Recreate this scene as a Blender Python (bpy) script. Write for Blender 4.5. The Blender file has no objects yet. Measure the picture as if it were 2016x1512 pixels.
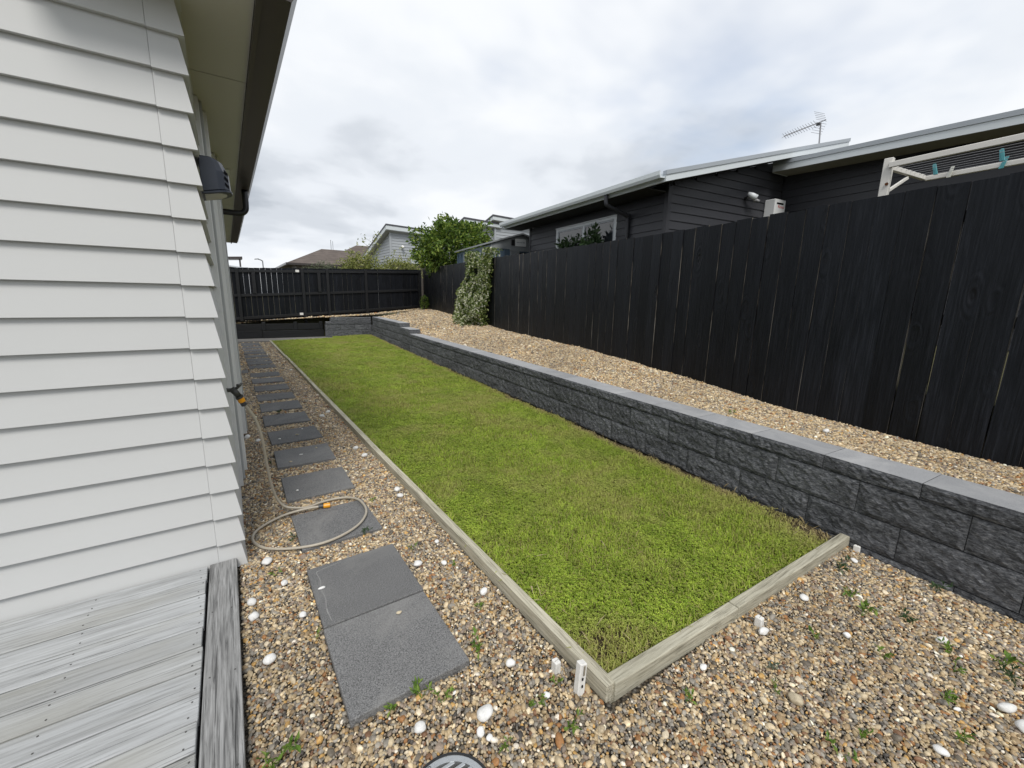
import bpy, bmesh, math, random
import numpy as np
from mathutils import Vector, Matrix, noise

# ------------------------------------------------------------------ camera, world, sun, exposure
scene = bpy.context.scene
COL = scene.collection
rad = math.radians
CAM_Z = 1.6
yaw, pit, rol = rad(33.921), rad(-11.5715), rad(1.0232)
fwd = Vector((math.sin(yaw)*math.cos(pit), math.cos(yaw)*math.cos(pit), math.sin(pit)))
r0 = Vector((math.cos(yaw), -math.sin(yaw), 0))
u0 = r0.cross(fwd)
rgt = r0*math.cos(rol) + u0*math.sin(rol)
upv = u0*math.cos(rol) - r0*math.sin(rol)
cam_d = bpy.data.cameras.new('camera')
cam = bpy.data.objects.new('camera', cam_d)
COL.objects.link(cam)
cam.matrix_world = Matrix(((rgt.x, upv.x, -fwd.x, 0), (rgt.y, upv.y, -fwd.y, 0), (rgt.z, upv.z, -fwd.z, CAM_Z), (0, 0, 0, 1)))
cam_d.sensor_width = 36
cam_d.lens = 825.76/2016*36
cam_d.clip_start = 0.05
cam_d.clip_end = 2000
scene.camera = cam

SUN_EL, SUN_AZ = rad(52), rad(205)          # azimuth clockwise from +Y: behind the camera
world = bpy.data.worlds.new('World')
scene.world = world
world.use_nodes = True
wn, wl = world.node_tree.nodes, world.node_tree.links
wn.clear()
def W(t, **k):
    n = wn.new(t)
    for a, b in k.items(): setattr(n, a, b)
    return n
w_out = W('ShaderNodeOutputWorld'); w_bg = W('ShaderNodeBackground')
w_bg.inputs['Strength'].default_value = 0.1
sky = W('ShaderNodeTexSky', sky_type='NISHITA', sun_disc=False, sun_elevation=SUN_EL, sun_rotation=SUN_AZ)
tc = W('ShaderNodeTexCoord'); sep = W('ShaderNodeSeparateXYZ')
wl.new(tc.outputs['Generated'], sep.inputs[0])
def wmath(op, a, b):
    n = W('ShaderNodeMath', operation=op)
    for i, v in enumerate((a, b)):
        if v is None: continue
        if isinstance(v, (int, float)): n.inputs[i].default_value = v
        else: wl.new(v, n.inputs[i])
    return n.outputs[0]
zc = wmath('ADD', wmath('MAXIMUM', sep.outputs['Z'], 0.0), 0.22)
px = wmath('DIVIDE', sep.outputs['X'], zc); py = wmath('DIVIDE', sep.outputs['Y'], zc)
comb = W('ShaderNodeCombineXYZ')
wl.new(px, comb.inputs[0]); wl.new(py, comb.inputs[1])
def wnoise(scale, detail, rough, dist, off):
    m = W('ShaderNodeMapping'); m.inputs['Location'].default_value = off
    wl.new(comb.outputs[0], m.inputs['Vector'])
    n = W('ShaderNodeTexNoise'); n.inputs['Scale'].default_value = scale
    n.inputs['Detail'].default_value = detail; n.inputs['Roughness'].default_value = rough
    n.inputs['Distortion'].default_value = dist
    wl.new(m.outputs[0], n.inputs['Vector'])
    return n.outputs['Fac']
def wramp(fac, stops):
    r = W('ShaderNodeValToRGB'); r.color_ramp.interpolation = 'EASE'
    while len(r.color_ramp.elements) < len(stops): r.color_ramp.elements.new(0.5)
    for e, (p, c) in zip(r.color_ramp.elements, stops):
        e.position = p; e.color = (*c, 1)
    wl.new(fac, r.inputs[0])
    return r.outputs['Color']
n1 = wnoise(0.85, 5, 0.45, 0.35, (3.1, 1.7, 0))
n2 = wnoise(2.3, 5, 0.5, 0.25, (7.3, 0.4, 2))
n3 = wnoise(0.7, 5, 0.5, 0.2, (11.0, 5.0, 4))
cl = wmath('ADD', wmath('MULTIPLY', n1, 0.72), wmath('MULTIPLY', n2, 0.28))
cloud = wramp(cl, [(0.34, (0.31, 0.337, 0.375)), (0.41, (0.43, 0.457, 0.495)), (0.48, (0.53, 0.555, 0.59)), (0.58, (0.60, 0.615, 0.635))])
cs = W('ShaderNodeVectorMath', operation='SCALE'); cs.inputs['Scale'].default_value = 9.6
wl.new(cloud, cs.inputs[0])
cov = wramp(n3, [(0.30, (0.55,)*3), (0.44, (1, 1, 1))])
w_mix = W('ShaderNodeMix', data_type='RGBA')
wl.new(cov, w_mix.inputs['Factor'])
skb = W('ShaderNodeVectorMath', operation='SCALE'); skb.inputs['Scale'].default_value = 1.0
wl.new(sky.outputs[0], skb.inputs[0])
wl.new(skb.outputs[0], w_mix.inputs['A']); wl.new(cs.outputs[0], w_mix.inputs['B'])
wl.new(w_mix.outputs['Result'], w_bg.inputs['Color'])
wl.new(w_bg.outputs[0], w_out.inputs['Surface'])

sun_d = bpy.data.lights.new('sun', 'SUN')
sun_d.energy = 1.5; sun_d.angle = rad(22); sun_d.color = (1.0, 0.965, 0.91)
sun = bpy.data.objects.new('sun', sun_d); COL.objects.link(sun)
sun_dir = Vector((math.sin(SUN_AZ)*math.cos(SUN_EL), math.cos(SUN_AZ)*math.cos(SUN_EL), math.sin(SUN_EL)))
sun.rotation_euler = (-sun_dir).to_track_quat('-Z', 'Y').to_euler()
sun.location = (0, -4, 12)

scene.view_settings.view_transform = 'Standard'
scene.view_settings.look = 'None'
scene.view_settings.exposure = 0.75
scene.view_settings.gamma = 1.0
scene.view_settings.use_curve_mapping = False
scene.render.engine = 'CYCLES'
scene.cycles.use_denoising = True
scene.cycles.max_bounces = 6
scene.cycles.diffuse_bounces = 3

rng = np.random.default_rng(7)
random.seed(7)

# ------------------------------------------------------------------ materials
def srgb(r, g, b):
    f = lambda c: c/12.92 if c <= 0.04045 else ((c+0.055)/1.055)**2.4
    return tuple(f(v/255) for v in (r, g, b))
class NT:
    def __init__(s, name):
        s.m = bpy.data.materials.new(name); s.m.use_nodes = True
        s.n, s.l = s.m.node_tree.nodes, s.m.node_tree.links
        s.b = s.n['Principled BSDF']
        s.tc = s.n.new('ShaderNodeTexCoord'); s.oi = s.n.new('ShaderNodeObjectInfo')
    def math(s, op, a, b=0.0, clamp=False):
        n = s.n.new('ShaderNodeMath'); n.operation = op; n.use_clamp = clamp
        for i, v in enumerate((a, b)):
            if isinstance(v, (int, float)): n.inputs[i].default_value = v
            else: s.l.new(v, n.inputs[i])
        return n.outputs[0]
    def vec(s, scale=(1, 1, 1), rnd=0.0, coord='Object', rot=(0, 0, 0)):
        m = s.n.new('ShaderNodeMapping'); m.inputs['Scale'].default_value = scale
        m.inputs['Rotation'].default_value = rot
        s.l.new(s.tc.outputs[coord], m.inputs['Vector'])
        if rnd:
            v = s.math('MULTIPLY', s.oi.outputs['Random'], rnd)
            c = s.n.new('ShaderNodeCombineXYZ')
            for i in range(3): s.l.new(v, c.inputs[i])
            s.l.new(c.outputs[0], m.inputs['Location'])
        return m.outputs[0]
    def noise(s, vec, scale, detail=4, rough=0.55, dist=0.0):
        n = s.n.new('ShaderNodeTexNoise')
        n.inputs['Scale'].default_value = scale; n.inputs['Detail'].default_value = detail
        n.inputs['Roughness'].default_value = rough; n.inputs['Distortion'].default_value = dist
        s.l.new(vec, n.inputs['Vector']); return n.outputs['Fac']
    def voro(s, vec, scale, out='Distance', feature='F1', rand=1.0):
        n = s.n.new('ShaderNodeTexVoronoi'); n.feature = feature
        n.inputs['Scale'].default_value = scale; n.inputs['Randomness'].default_value = rand
        s.l.new(vec, n.inputs['Vector']); return n.outputs[out]
    def ramp(s, fac, stops, interp='LINEAR'):
        r = s.n.new('ShaderNodeValToRGB'); r.color_ramp.interpolation = interp
        while len(r.color_ramp.elements) < len(stops): r.color_ramp.elements.new(0.5)
        for e, (p, c) in zip(r.color_ramp.elements, stops):
            e.position = p; e.color = (*(c if hasattr(c, '__len__') else (c, c, c)), 1)
        s.l.new(fac, r.inputs[0]); return r.outputs['Color']
    def mix(s, a, b, fac, mode='MIX'):
        n = s.n.new('ShaderNodeMix'); n.data_type = 'RGBA'; n.blend_type = mode
        for k, v in (('A', a), ('B', b), ('Factor', fac)):
            if isinstance(v, (int, float)): n.inputs[k].default_value = v if k == 'Factor' else (v, v, v, 1)
            elif isinstance(v, tuple): n.inputs[k].default_value = (*v, 1)
            else: s.l.new(v, n.inputs[k])
        return n.outputs['Result']
    def bump(s, h, strength=0.3, dist=0.01):
        n = s.n.new('ShaderNodeBump'); n.inputs['Strength'].default_value = strength
        n.inputs['Distance'].default_value = dist
        s.l.new(h, n.inputs['Height'])
        s.l.new(n.outputs[0], s.b.inputs['Normal'])
    def set(s, color=None, rough=0.6, metal=0.0, spec=0.5):
        if color is not None:
            if isinstance(color, tuple): s.b.inputs['Base Color'].default_value = (*color, 1)
            else: s.l.new(color, s.b.inputs['Base Color'])
        if isinstance(rough, (int, float)): s.b.inputs['Roughness'].default_value = rough
        else: s.l.new(rough, s.b.inputs['Roughness'])
        s.b.inputs['Metallic'].default_value = metal
        s.b.inputs['Specular IOR Level'].default_value = spec
        return s.m

def paint(name, col, rough=0.5, var=0.06, scale=3.0, spec=0.4, bump=0.05, rnd=0.04):
    """flat painted surface with faint dirt and a per-piece shift"""
    t = NT(name); v = t.vec(rnd=37.0)
    n = t.noise(v, scale, 5); f = t.noise(v, scale*40, 2)
    c = t.mix(tuple(x*(1-var) for x in col), tuple(min(1, x*(1+var)) for x in col), n)
    k = t.math('ADD', t.math('MULTIPLY', t.oi.outputs['Random'], rnd*2), 1-rnd)
    c = t.mix(c, k, 1.0, 'MULTIPLY')
    if bump: t.bump(f, bump, 0.002)
    return t.set(c, rough, spec=spec)

def wood(name, axis, dark, mid, light, rough=0.75, grain=60, bump=0.35, rnd=0.2, spec=0.25, stain=None, bdist=0.003, soft=False):
    """grain runs along axis; each board gets its own cut of the pattern"""
    t = NT(name)
    sc = [grain]*3; sc[axis] = grain*0.045
    v = t.vec(tuple(sc), rnd=91.0)
    n = t.noise(v, 1.0, 6, 0.62, 0.4)
    sc2 = [9]*3; sc2[axis] = 0.55
    v2 = t.vec(tuple(sc2), rnd=53.0)
    n2 = t.noise(v2, 1.0, 4, 0.55, 1.4)
    c = t.ramp(n, [(0.30, dark), (0.5, mid), (0.72, light)])
    c2 = t.ramp(n2, [(0.32, 0.84), (0.52, 1.0), (0.7, 1.08)] if soft else [(0.32, 0.62), (0.52, 1.0), (0.7, 1.18)])
    c = t.mix(c, c2, 1.0, 'MULTIPLY')
    if stain:
        s3 = [3.0]*3; s3[axis] = 1.0
        n3 = t.noise(t.vec(tuple(s3), rnd=11.0), 1.0, 3)
        c = t.mix(c, stain, t.ramp(n3, [(0.5, 0.0), (0.72, 0.6)]))
    if soft:
        s4 = [150]*3; s4[axis] = 2.6
        n4 = t.noise(t.vec(tuple(s4), rnd=23.0), 1.0, 3, 0.6, 0.6)
        s5 = [4.0]*3; s5[axis] = 1.3
        n5 = t.noise(t.vec(tuple(s5), rnd=7.0), 1.0, 3)
        chk = t.math('MULTIPLY', t.ramp(n4, [(0.60, 0.0), (0.66, 1.0)]), t.ramp(n5, [(0.42, 0.0), (0.55, 1.0)]))
        c = t.mix(c, tuple(x*0.45 for x in dark), t.math('MULTIPLY', chk, 0.75))
        n = t.math('SUBTRACT', n, t.math('MULTIPLY', chk, 0.8))
    k = t.math('ADD', t.math('MULTIPLY', t.oi.outputs['Random'], rnd*2), 1-rnd)
    c = t.mix(c, k, 1.0, 'MULTIPLY')
    t.bump(t.math('ADD', n, t.math('MULTIPLY', n2, 0.6)), bump, bdist)
    return t.set(c, rough, spec=spec)

M = {}
M['siding'] = paint('siding_paint', (0.53, 0.535, 0.53), 0.55, 0.045, 1.2, 0.3, 0.06, 0.012)
M['trim_white'] = paint('trim_paint', (0.70, 0.705, 0.69), 0.45, 0.04, 4, 0.4, 0.03, 0.02)
M['soffit'] = paint('soffit_paint', (0.50, 0.485, 0.43), 0.7, 0.03, 2, 0.2, 0.03, 0.0)
M['gutter_dark'] = paint('gutter_brown_paint', (0.042, 0.034, 0.031), 0.3, 0.12, 6, 0.5, 0.0, 0.0)
M['roof_dark'] = paint('roof_steel', (0.05, 0.045, 0.043), 0.4, 0.1, 3)
M['black_plastic'] = paint('black_plastic', (0.012, 0.012, 0.013), 0.35, 0.1, 20, 0.5, 0.0, 0.0)
M['lamp_navy'] = paint('lamp_navy_paint', (0.018, 0.024, 0.038), 0.38, 0.25, 14, 0.5, 0.08, 0.0)
M['opening_shadow'] = paint('vent_shadow_black', (0.004, 0.004, 0.005), 0.8, 0, 1, 0.1, 0, 0)  # near-black stands in for the shade inside slots, holes and the doorway
M['yellow'] = paint('yellow_plastic', (0.78, 0.33, 0.012), 0.38, 0.05, 30, 0.5, 0, 0)
M['hose'] = paint('hose_beige_vinyl', (0.40, 0.36, 0.29), 0.4, 0.08, 25, 0.45, 0.05, 0)
M['connector_grey'] = paint('connector_grey_plastic', (0.05, 0.055, 0.06), 0.45, 0.1, 30, 0.4, 0, 0)
M['tap_metal'] = paint('tap_dull_brass', (0.045, 0.045, 0.038), 0.45, 0.35, 40, 0.5, 0.15, 0)
M['white_paint'] = paint('white_peg_paint', (0.72, 0.71, 0.68), 0.7, 0.12, 30, 0.25, 0.25, 0.04)
M['screw'] = paint('screw_steel', (0.06, 0.058, 0.055), 0.4, 0.2, 50, 0.5, 0, 0.1)

M['deck'] = wood('deck_weathered_timber', 0, (0.26, 0.264, 0.262), (0.375, 0.384, 0.388), (0.46, 0.472, 0.482), 0.82, 80, 0.6, 0.10, stain=(0.33, 0.325, 0.29), soft=True)
M['deck_edge'] = wood('deck_edge_timber', 1, (0.07, 0.07, 0.07), (0.24, 0.24, 0.237), (0.38, 0.38, 0.378), 0.85, 95, 0.8, 0.05, soft=True)
M['edging'] = wood('edging_treated_timber', 1, (0.19, 0.175, 0.13), (0.44, 0.41, 0.32), (0.56, 0.53, 0.43), 0.88, 105, 0.7, 0.08, stain=(0.31, 0.295, 0.225), soft=True)
M['edging_x'] = wood('front_edging_treated_timber', 0, (0.19, 0.175, 0.13), (0.44, 0.415, 0.325), (0.56, 0.535, 0.435), 0.88, 105, 0.7, 0.08, stain=(0.31, 0.295, 0.225), soft=True)
M['rail'] = wood('black_stained_rail', 0, (0.0025, 0.0028, 0.0036), (0.0055, 0.006, 0.0075), (0.011, 0.012, 0.0145), 0.5, 45, 0.5, 0.2, 0.45)

def fence_mat():
    t = NT('black_stained_paling')
    v = t.vec((70, 70, 3.0), rnd=91.0)
    n = t.noise(v, 1.0, 6, 0.6, 0.3)
    # knots: sparse stretched cells with rings round them
    vk = t.vec((5.0, 5.0, 1.9), rnd=71.0)
    d = t.voro(vk, 1.0, 'Distance', 'F1', 0.9)
    wob = t.noise(t.vec((5, 5, 1.6), rnd=31.0), 1.0, 3, 0.5, 0.6)
    dd = t.math('ADD', d, t.math('MULTIPLY', wob, 0.5))
    knot = t.ramp(dd, [(0.26, 1.0), (0.38, 0.0)])
    ring = t.math('SINE', t.math('MULTIPLY', dd, 46.0))
    ringf = t.math('MULTIPLY', ring, t.ramp(dd, [(0.34, 1.0), (0.62, 0.0)]))
    c = t.ramp(n, [(0.28, (0.0018, 0.0021, 0.0029)), (0.5, (0.0040, 0.0046, 0.0062)), (0.72, (0.0110, 0.0122, 0.0155))])
    broad = t.noise(t.vec((8, 8, 0.8), rnd=17.0), 1.0, 3)
    c = t.mix(c, t.ramp(broad, [(0.3, 0.6), (0.7, 1.35)]), 1.0, 'MULTIPLY')
    c = t.mix(c, (0.004, 0.004, 0.005), knot)
    k = t.math('ADD', t.math('MULTIPLY', t.oi.outputs['Random'], 0.9), 0.6)
    c = t.mix(c, k, 1.0, 'MULTIPLY')
    h = t.math('ADD', t.math('MULTIPLY', n, 1.0), t.math('ADD', t.math('MULTIPLY', ringf, 0.36), t.math('MULTIPLY', knot, -1.5)))
    t.bump(h, 0.85, 0.006)
    r = t.ramp(n, [(0.3, 0.34), (0.7, 0.62)])
    t.b.inputs['Specular Tint'].default_value = (0.86, 0.91, 1.0, 1)
    return t.set(c, r, spec=0.25)
M['fence'] = fence_mat()
def raw_edge():
    t = NT('raw_timber_board_edge')
    n = t.noise(t.vec((14, 14, 2.2), rnd=61.0), 1.0, 4, 0.6)
    c = t.ramp(n, [(0.44, (0.005, 0.005, 0.007)), (0.54, (0.10, 0.09, 0.075)), (0.72, (0.27, 0.255, 0.23))])
    return t.set(c, 0.85, spec=0.2)
M['raw_edge'] = raw_edge()

def block_mat():
    t = NT('charcoal_split_face_block')
    v = t.vec((0.75, 0.75, 2.1), rnd=43.0)
    n = t.noise(v, 46, 8, 0.74, 0.5); n2 = t.noise(v, 150, 4, 0.65); n3 = t.noise(v, 5, 4)
    c = t.ramp(n, [(0.30, (0.017, 0.018, 0.021)), (0.45, (0.066, 0.069, 0.076)), (0.56, (0.138, 0.143, 0.153)), (0.70, (0.30, 0.305, 0.315))])
    c = t.mix(c, t.ramp(n3, [(0.3, 0.72), (0.7, 1.2)]), 1.0, 'MULTIPLY')
    k = t.math('ADD', t.math('MULTIPLY', t.oi.outputs['Random'], 0.34), 0.83)
    c = t.mix(c, k, 1.0, 'MULTIPLY')
    t.bump(t.math('ADD', n, t.math('MULTIPLY', n2, 0.5)), 0.85, 0.013)
    return t.set(c, 0.88, spec=0.25)
M['block'] = block_mat()
def conc(name, a, b, spk=0.35, rough=0.85, fine=260, bump=0.35, wear=None):
    t = NT(name); v = t.vec(rnd=29.0)
    n = t.noise(v, 4, 5); f = t.noise(v, fine, 3, 0.7); sp = t.voro(v, fine*0.8, 'Color')
    c = t.mix(a, b, n)
    s = t.ramp(f, [(0.32, 1-spk), (0.5, 1.0), (0.68, 1+spk)])
    c = t.mix(c, s, 1.0, 'MULTIPLY')
    if wear:
        w = t.noise(v, 2.2, 6, 0.65, 0.8)
        c = t.mix(c, wear, t.ramp(w, [(0.48, 0.0), (0.66, 0.6)]))
    k = t.math('ADD', t.math('MULTIPLY', t.oi.outputs['Random'], 0.2), 0.9)
    c = t.mix(c, k, 1.0, 'MULTIPLY')
    t.bump(f, bump, 0.003)
    return t.set(c, rough, spec=0.25)
M['cap_top'] = conc('cap_concrete', (0.255, 0.26, 0.27), (0.33, 0.335, 0.345), 0.25, wear=(0.42, 0.42, 0.42))
M['paver'] = conc('paver_charcoal_concrete', (0.135, 0.135, 0.135), (0.172, 0.172, 0.172), 0.7, fine=200, bump=0.6, wear=(0.225, 0.222, 0.215))
M['chalk'] = conc('chalky_efflorescence', (0.17, 0.17, 0.168), (0.27, 0.27, 0.265), 0.6)
M['pad'] = conc('concrete_pad', (0.16, 0.155, 0.145), (0.23, 0.22, 0.205), 0.25)
M['deck_gap_shade'] = conc('deck_gap_shade_black', (0.015, 0.015, 0.016), (0.03, 0.03, 0.032))  # dark colour standing in for shade under the deck

def soil_mat(name, stops, scale=14, fine=120, bump=0.8, bd=0.02):
    t = NT(name); v = t.vec()
    n = t.noise(v, scale, 6, 0.65, 0.4); f = t.noise(v, fine, 4, 0.6)
    c = t.ramp(t.math('ADD', t.math('MULTIPLY', n, 0.6), t.math('MULTIPLY', f, 0.4)), stops)
    t.bump(f, bump, bd)
    return t.set(c, 0.95, spec=0.1)
M['lawn_soil'] = soil_mat('lawn_soil', [(0.32, (0.035, 0.026, 0.016)), (0.5, (0.075, 0.058, 0.034)), (0.66, (0.12, 0.105, 0.055))])
M['ground'] = soil_mat('ground_soil', [(0.3, (0.06, 0.05, 0.035)), (0.55, (0.10, 0.095, 0.05)), (0.7, (0.12, 0.13, 0.06))], 0.8, 9)
def gravel_base():
    t = NT('gravel_bed_base'); v = t.vec()
    vv = t.voro(v, 70, 'Color'); d = t.voro(v, 70, 'Distance')
    sp = t.n.new('ShaderNodeSeparateColor'); t.l.new(vv, sp.inputs[0])
    c = t.ramp(sp.outputs[0], [(0.0, (0.05, 0.042, 0.034)), (0.3, (0.12, 0.095, 0.065)), (0.6, (0.18, 0.15, 0.11)), (0.85, (0.10, 0.09, 0.08)), (1.0, (0.25, 0.23, 0.19))])
    c = t.mix(c, t.ramp(d, [(0.2, 1.0), (0.75, 0.15)]), 1.0, 'MULTIPLY')
    t.bump(t.math('MULTIPLY', d, -1.0), 0.8, 0.01)
    return t.set(c, 0.8, spec=0.2)
M['gravel_base'] = gravel_base()
def inst_mat(name, rough, spec, var=None, trans=0.0):
    t = NT(name)
    a = t.n.new('ShaderNodeAttribute'); a.attribute_type = 'INSTANCER'; a.attribute_name = 'col'
    c = a.outputs['Color']
    if var == 'stone':
        n = t.noise(t.vec((1, 1, 1)), 1.6, 3, 0.6)
        c = t.mix(c, t.ramp(n, [(0.3, 0.72), (0.7, 1.25)]), 1.0, 'MULTIPLY')
    if var == 'blade':
        g = t.n.new('ShaderNodeNewGeometry')
        r = t.ramp(g.outputs['Random Per Island'], [(0.0, 0.62), (0.5, 1.0), (1.0, 1.4)])
        c = t.mix(c, r, 1.0, 'MULTIPLY')
        s = t.ramp(g.outputs['Random Per Island'], [(0.80, 0.0), (0.90, 0.8)])
        c = t.mix(c, (0.30, 0.25, 0.11), s)
    t.set(c, rough, spec=spec)
    if trans:
        d = t.n.new('ShaderNodeBsdfTranslucent'); t.l.new(c, d.inputs['Color'])
        x = t.n.new('ShaderNodeMixShader'); x.inputs[0].default_value = trans
        t.l.new(t.b.outputs[0], x.inputs[1]); t.l.new(d.outputs[0], x.inputs[2])
        t.l.new(x.outputs[0], t.n['Material Output'].inputs['Surface'])
    return t.m
M['pebble'] = inst_mat('pebble_stone', 0.55, 0.35, 'stone')
M['grass'] = inst_mat('grass_blade', 0.55, 0.25, 'blade', 0.3)
def leaf_mat(name, stops, trans=0.3, rough=0.45, spec=0.35):
    t = NT(name)
    g = t.n.new('ShaderNodeNewGeometry')
    c = t.ramp(g.outputs['Random Per Island'], stops)
    t.set(c, rough, spec=spec)
    d = t.n.new('ShaderNodeBsdfTranslucent'); t.l.new(c, d.inputs['Color'])
    x = t.n.new('ShaderNodeMixShader'); x.inputs[0].default_value = trans
    t.l.new(t.b.outputs[0], x.inputs[1]); t.l.new(d.outputs[0], x.inputs[2])
    t.l.new(x.outputs[0], t.n['Material Output'].inputs['Surface'])
    return t.m
M['leaf_green'] = leaf_mat('shrub_leaf', [(0, (0.035, 0.075, 0.012)), (0.5, (0.10, 0.17, 0.024)), (0.8, (0.19, 0.27, 0.042)), (1, (0.32, 0.38, 0.08))])
M['leaf_jasmine'] = leaf_mat('jasmine_leaf', [(0, (0.055, 0.095, 0.024)), (0.5, (0.14, 0.20, 0.05)), (1, (0.32, 0.36, 0.12))])
M['petal'] = leaf_mat('jasmine_petal', [(0, (0.50, 0.53, 0.30)), (0.5, (0.68, 0.68, 0.50)), (1, (0.80, 0.79, 0.68))], 0.25)
M['leaf_pale'] = leaf_mat('pale_shrub_leaf', [(0, (0.10, 0.13, 0.03)), (0.5, (0.22, 0.25, 0.065)), (1, (0.42, 0.42, 0.16))])
M['leaf_olive'] = leaf_mat('olive_bush_leaf', [(0, (0.06, 0.075, 0.045)), (0.6, (0.13, 0.15, 0.09)), (1, (0.24, 0.26, 0.17))])
M['leaf_weed'] = leaf_mat('weed_leaf', [(0, (0.06, 0.12, 0.02)), (0.5, (0.13, 0.23, 0.035)), (1, (0.25, 0.34, 0.07))])
M['leaf_dark'] = leaf_mat('dark_weed_leaf', [(0, (0.025, 0.055, 0.02)), (1, (0.07, 0.12, 0.045))])
M['leaf_grey'] = leaf_mat('grey_weed_leaf', [(0, (0.09, 0.13, 0.09)), (1, (0.19, 0.24, 0.17))])
M['straw'] = leaf_mat('dry_straw', [(0, (0.22, 0.16, 0.08)), (0.6, (0.40, 0.32, 0.18)), (1, (0.55, 0.48, 0.31))], 0.1, 0.8, 0.1)
M['bark'] = wood('stem_bark', 2, (0.10, 0.085, 0.06), (0.21, 0.185, 0.14), (0.33, 0.30, 0.24), 0.9, 40, 0.6)
M['twig'] = wood('dark_stem_bark', 2, (0.03, 0.024, 0.017), (0.06, 0.05, 0.035), (0.10, 0.085, 0.06), 0.9, 40, 0.6)
M['stone_white'] = conc('white_marble_stone', (0.62, 0.615, 0.59), (0.78, 0.775, 0.76), 0.10, 0.55, 60, 0.3)
M['stone_cream'] = conc('cream_stone', (0.45, 0.38, 0.26), (0.58, 0.50, 0.37), 0.15, 0.6, 60, 0.3)
M['nb_siding'] = paint('charcoal_siding_paint', (0.038, 0.039, 0.045), 0.5, 0.06, 1.5, 0.4, 0.04, 0.05)
M['nb_soffit'] = paint('dark_soffit_paint', (0.035, 0.034, 0.032), 0.7, 0.05, 2)
M['nb_soffit_light'] = paint('light_soffit_paint', (0.30, 0.29, 0.25), 0.7, 0.05, 2)
M['nb_fascia'] = paint('pale_fascia_paint', (0.60, 0.64, 0.66), 0.45, 0.04, 2, 0.4, 0, 0)
M['nb_flash'] = paint('grey_barge_flashing', (0.33, 0.36, 0.39), 0.35, 0.04, 2, 0.5, 0, 0)
M['alu_white'] = paint('white_aluminium', (0.66, 0.69, 0.71), 0.4, 0.03, 5, 0.5, 0, 0.02)
M['heater'] = paint('heater_white_enamel', (0.68, 0.69, 0.69), 0.4, 0.03, 5, 0.5, 0, 0)
M['red'] = paint('red_print', (0.45, 0.03, 0.03), 0.5, 0, 5, 0.3, 0, 0)
M['line_frame'] = paint('clothesline_cream_enamel', (0.64, 0.62, 0.58), 0.45, 0.08, 12, 0.45, 0.05, 0.02)
M['rust'] = paint('rust_spot', (0.09, 0.035, 0.015), 0.9, 0.3, 40, 0.1, 0.1, 0)
M['wire'] = paint('clothesline_cord', (0.26, 0.26, 0.27), 0.5, 0, 5, 0.4, 0, 0)
M['peg_teal'] = paint('teal_peg_plastic', (0.10, 0.36, 0.40), 0.45, 0.05, 20, 0.4, 0, 0.05)
M['peg_white'] = paint('white_peg_plastic', (0.66, 0.66, 0.60), 0.45, 0.05, 20, 0.4, 0, 0.05)
M['antenna'] = paint('antenna_aluminium', (0.28, 0.28, 0.29), 0.4, 0.1, 20, 0.5, 0, 0)
M['shed_blue'] = paint('shed_blue_steel', (0.085, 0.125, 0.17), 0.4, 0.08, 3, 0.45, 0, 0.03)
M['shed_grey'] = paint('shed_grey_steel', (0.26, 0.275, 0.285), 0.4, 0.06, 3, 0.45, 0, 0.03)
M['sign_white'] = paint('shed_sign_white', (0.74, 0.75, 0.75), 0.5, 0.04, 12, 0.3, 0, 0)
M['gh_siding'] = paint('grey_siding_paint', (0.36, 0.38, 0.40), 0.55, 0.04, 1.2, 0.3, 0, 0.03)
M['gh_soffit'] = paint('grey_soffit_paint', (0.42, 0.43, 0.43), 0.6, 0.03, 2, 0.3, 0, 0)
M['gh_roof'] = paint('grey_roof_edge', (0.07, 0.07, 0.08), 0.45, 0.05, 2)
M['brown_clad'] = paint('brown_cladding', (0.07, 0.06, 0.052), 0.6, 0.1, 2)
M['bh_wall'] = paint('brown_house_wall', (0.16, 0.14, 0.12), 0.6, 0.1, 2)
M['white_roof'] = paint('pale_metal_roof', (0.55, 0.58, 0.62), 0.4, 0.05, 2)
M['lamp_grey'] = paint('street_lamp_steel', (0.16, 0.17, 0.18), 0.4, 0.05, 5)
def tile_mat():
    t = NT('brown_roof_tiles')
    v = t.vec()
    s = t.n.new('ShaderNodeSeparateXYZ'); t.l.new(v, s.inputs[0])
    row = t.math('FRACT', t.math('MULTIPLY', s.outputs['Z'], 4.6))
    n = t.noise(v, 1.5, 4)
    c = t.ramp(n, [(0.3, (0.075, 0.058, 0.048)), (0.7, (0.12, 0.095, 0.08))])
    c = t.mix(c, t.ramp(row, [(0.0, 0.45), (0.16, 1.0), (1.0, 1.1)]), 1.0, 'MULTIPLY')
    t.bump(row, 0.8, 0.05)
    return t.set(c, 0.6)
M['tiles'] = tile_mat()
def glass(name, col=(0.03, 0.035, 0.04), rough=0.03):
    t = NT(name)
    return t.set(col, rough, spec=0.9)
M['window_glass'] = glass('window_glass')
M['glass_frost'] = paint('frosted_lamp_glass', (0.55, 0.55, 0.50), 0.25, 0.05, 20, 0.6, 0, 0)
def metal(name, col, rough):
    t = NT(name); v = t.vec(); n = t.noise(v, 90, 4)
    c = t.mix(tuple(x*0.75 for x in col), col, n)
    t.bump(n, 0.2, 0.002)
    return t.set(c, rough, 0.75)
M['cover_metal'] = metal('drain_cover_metal', (0.55, 0.57, 0.58), 0.42)

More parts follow.
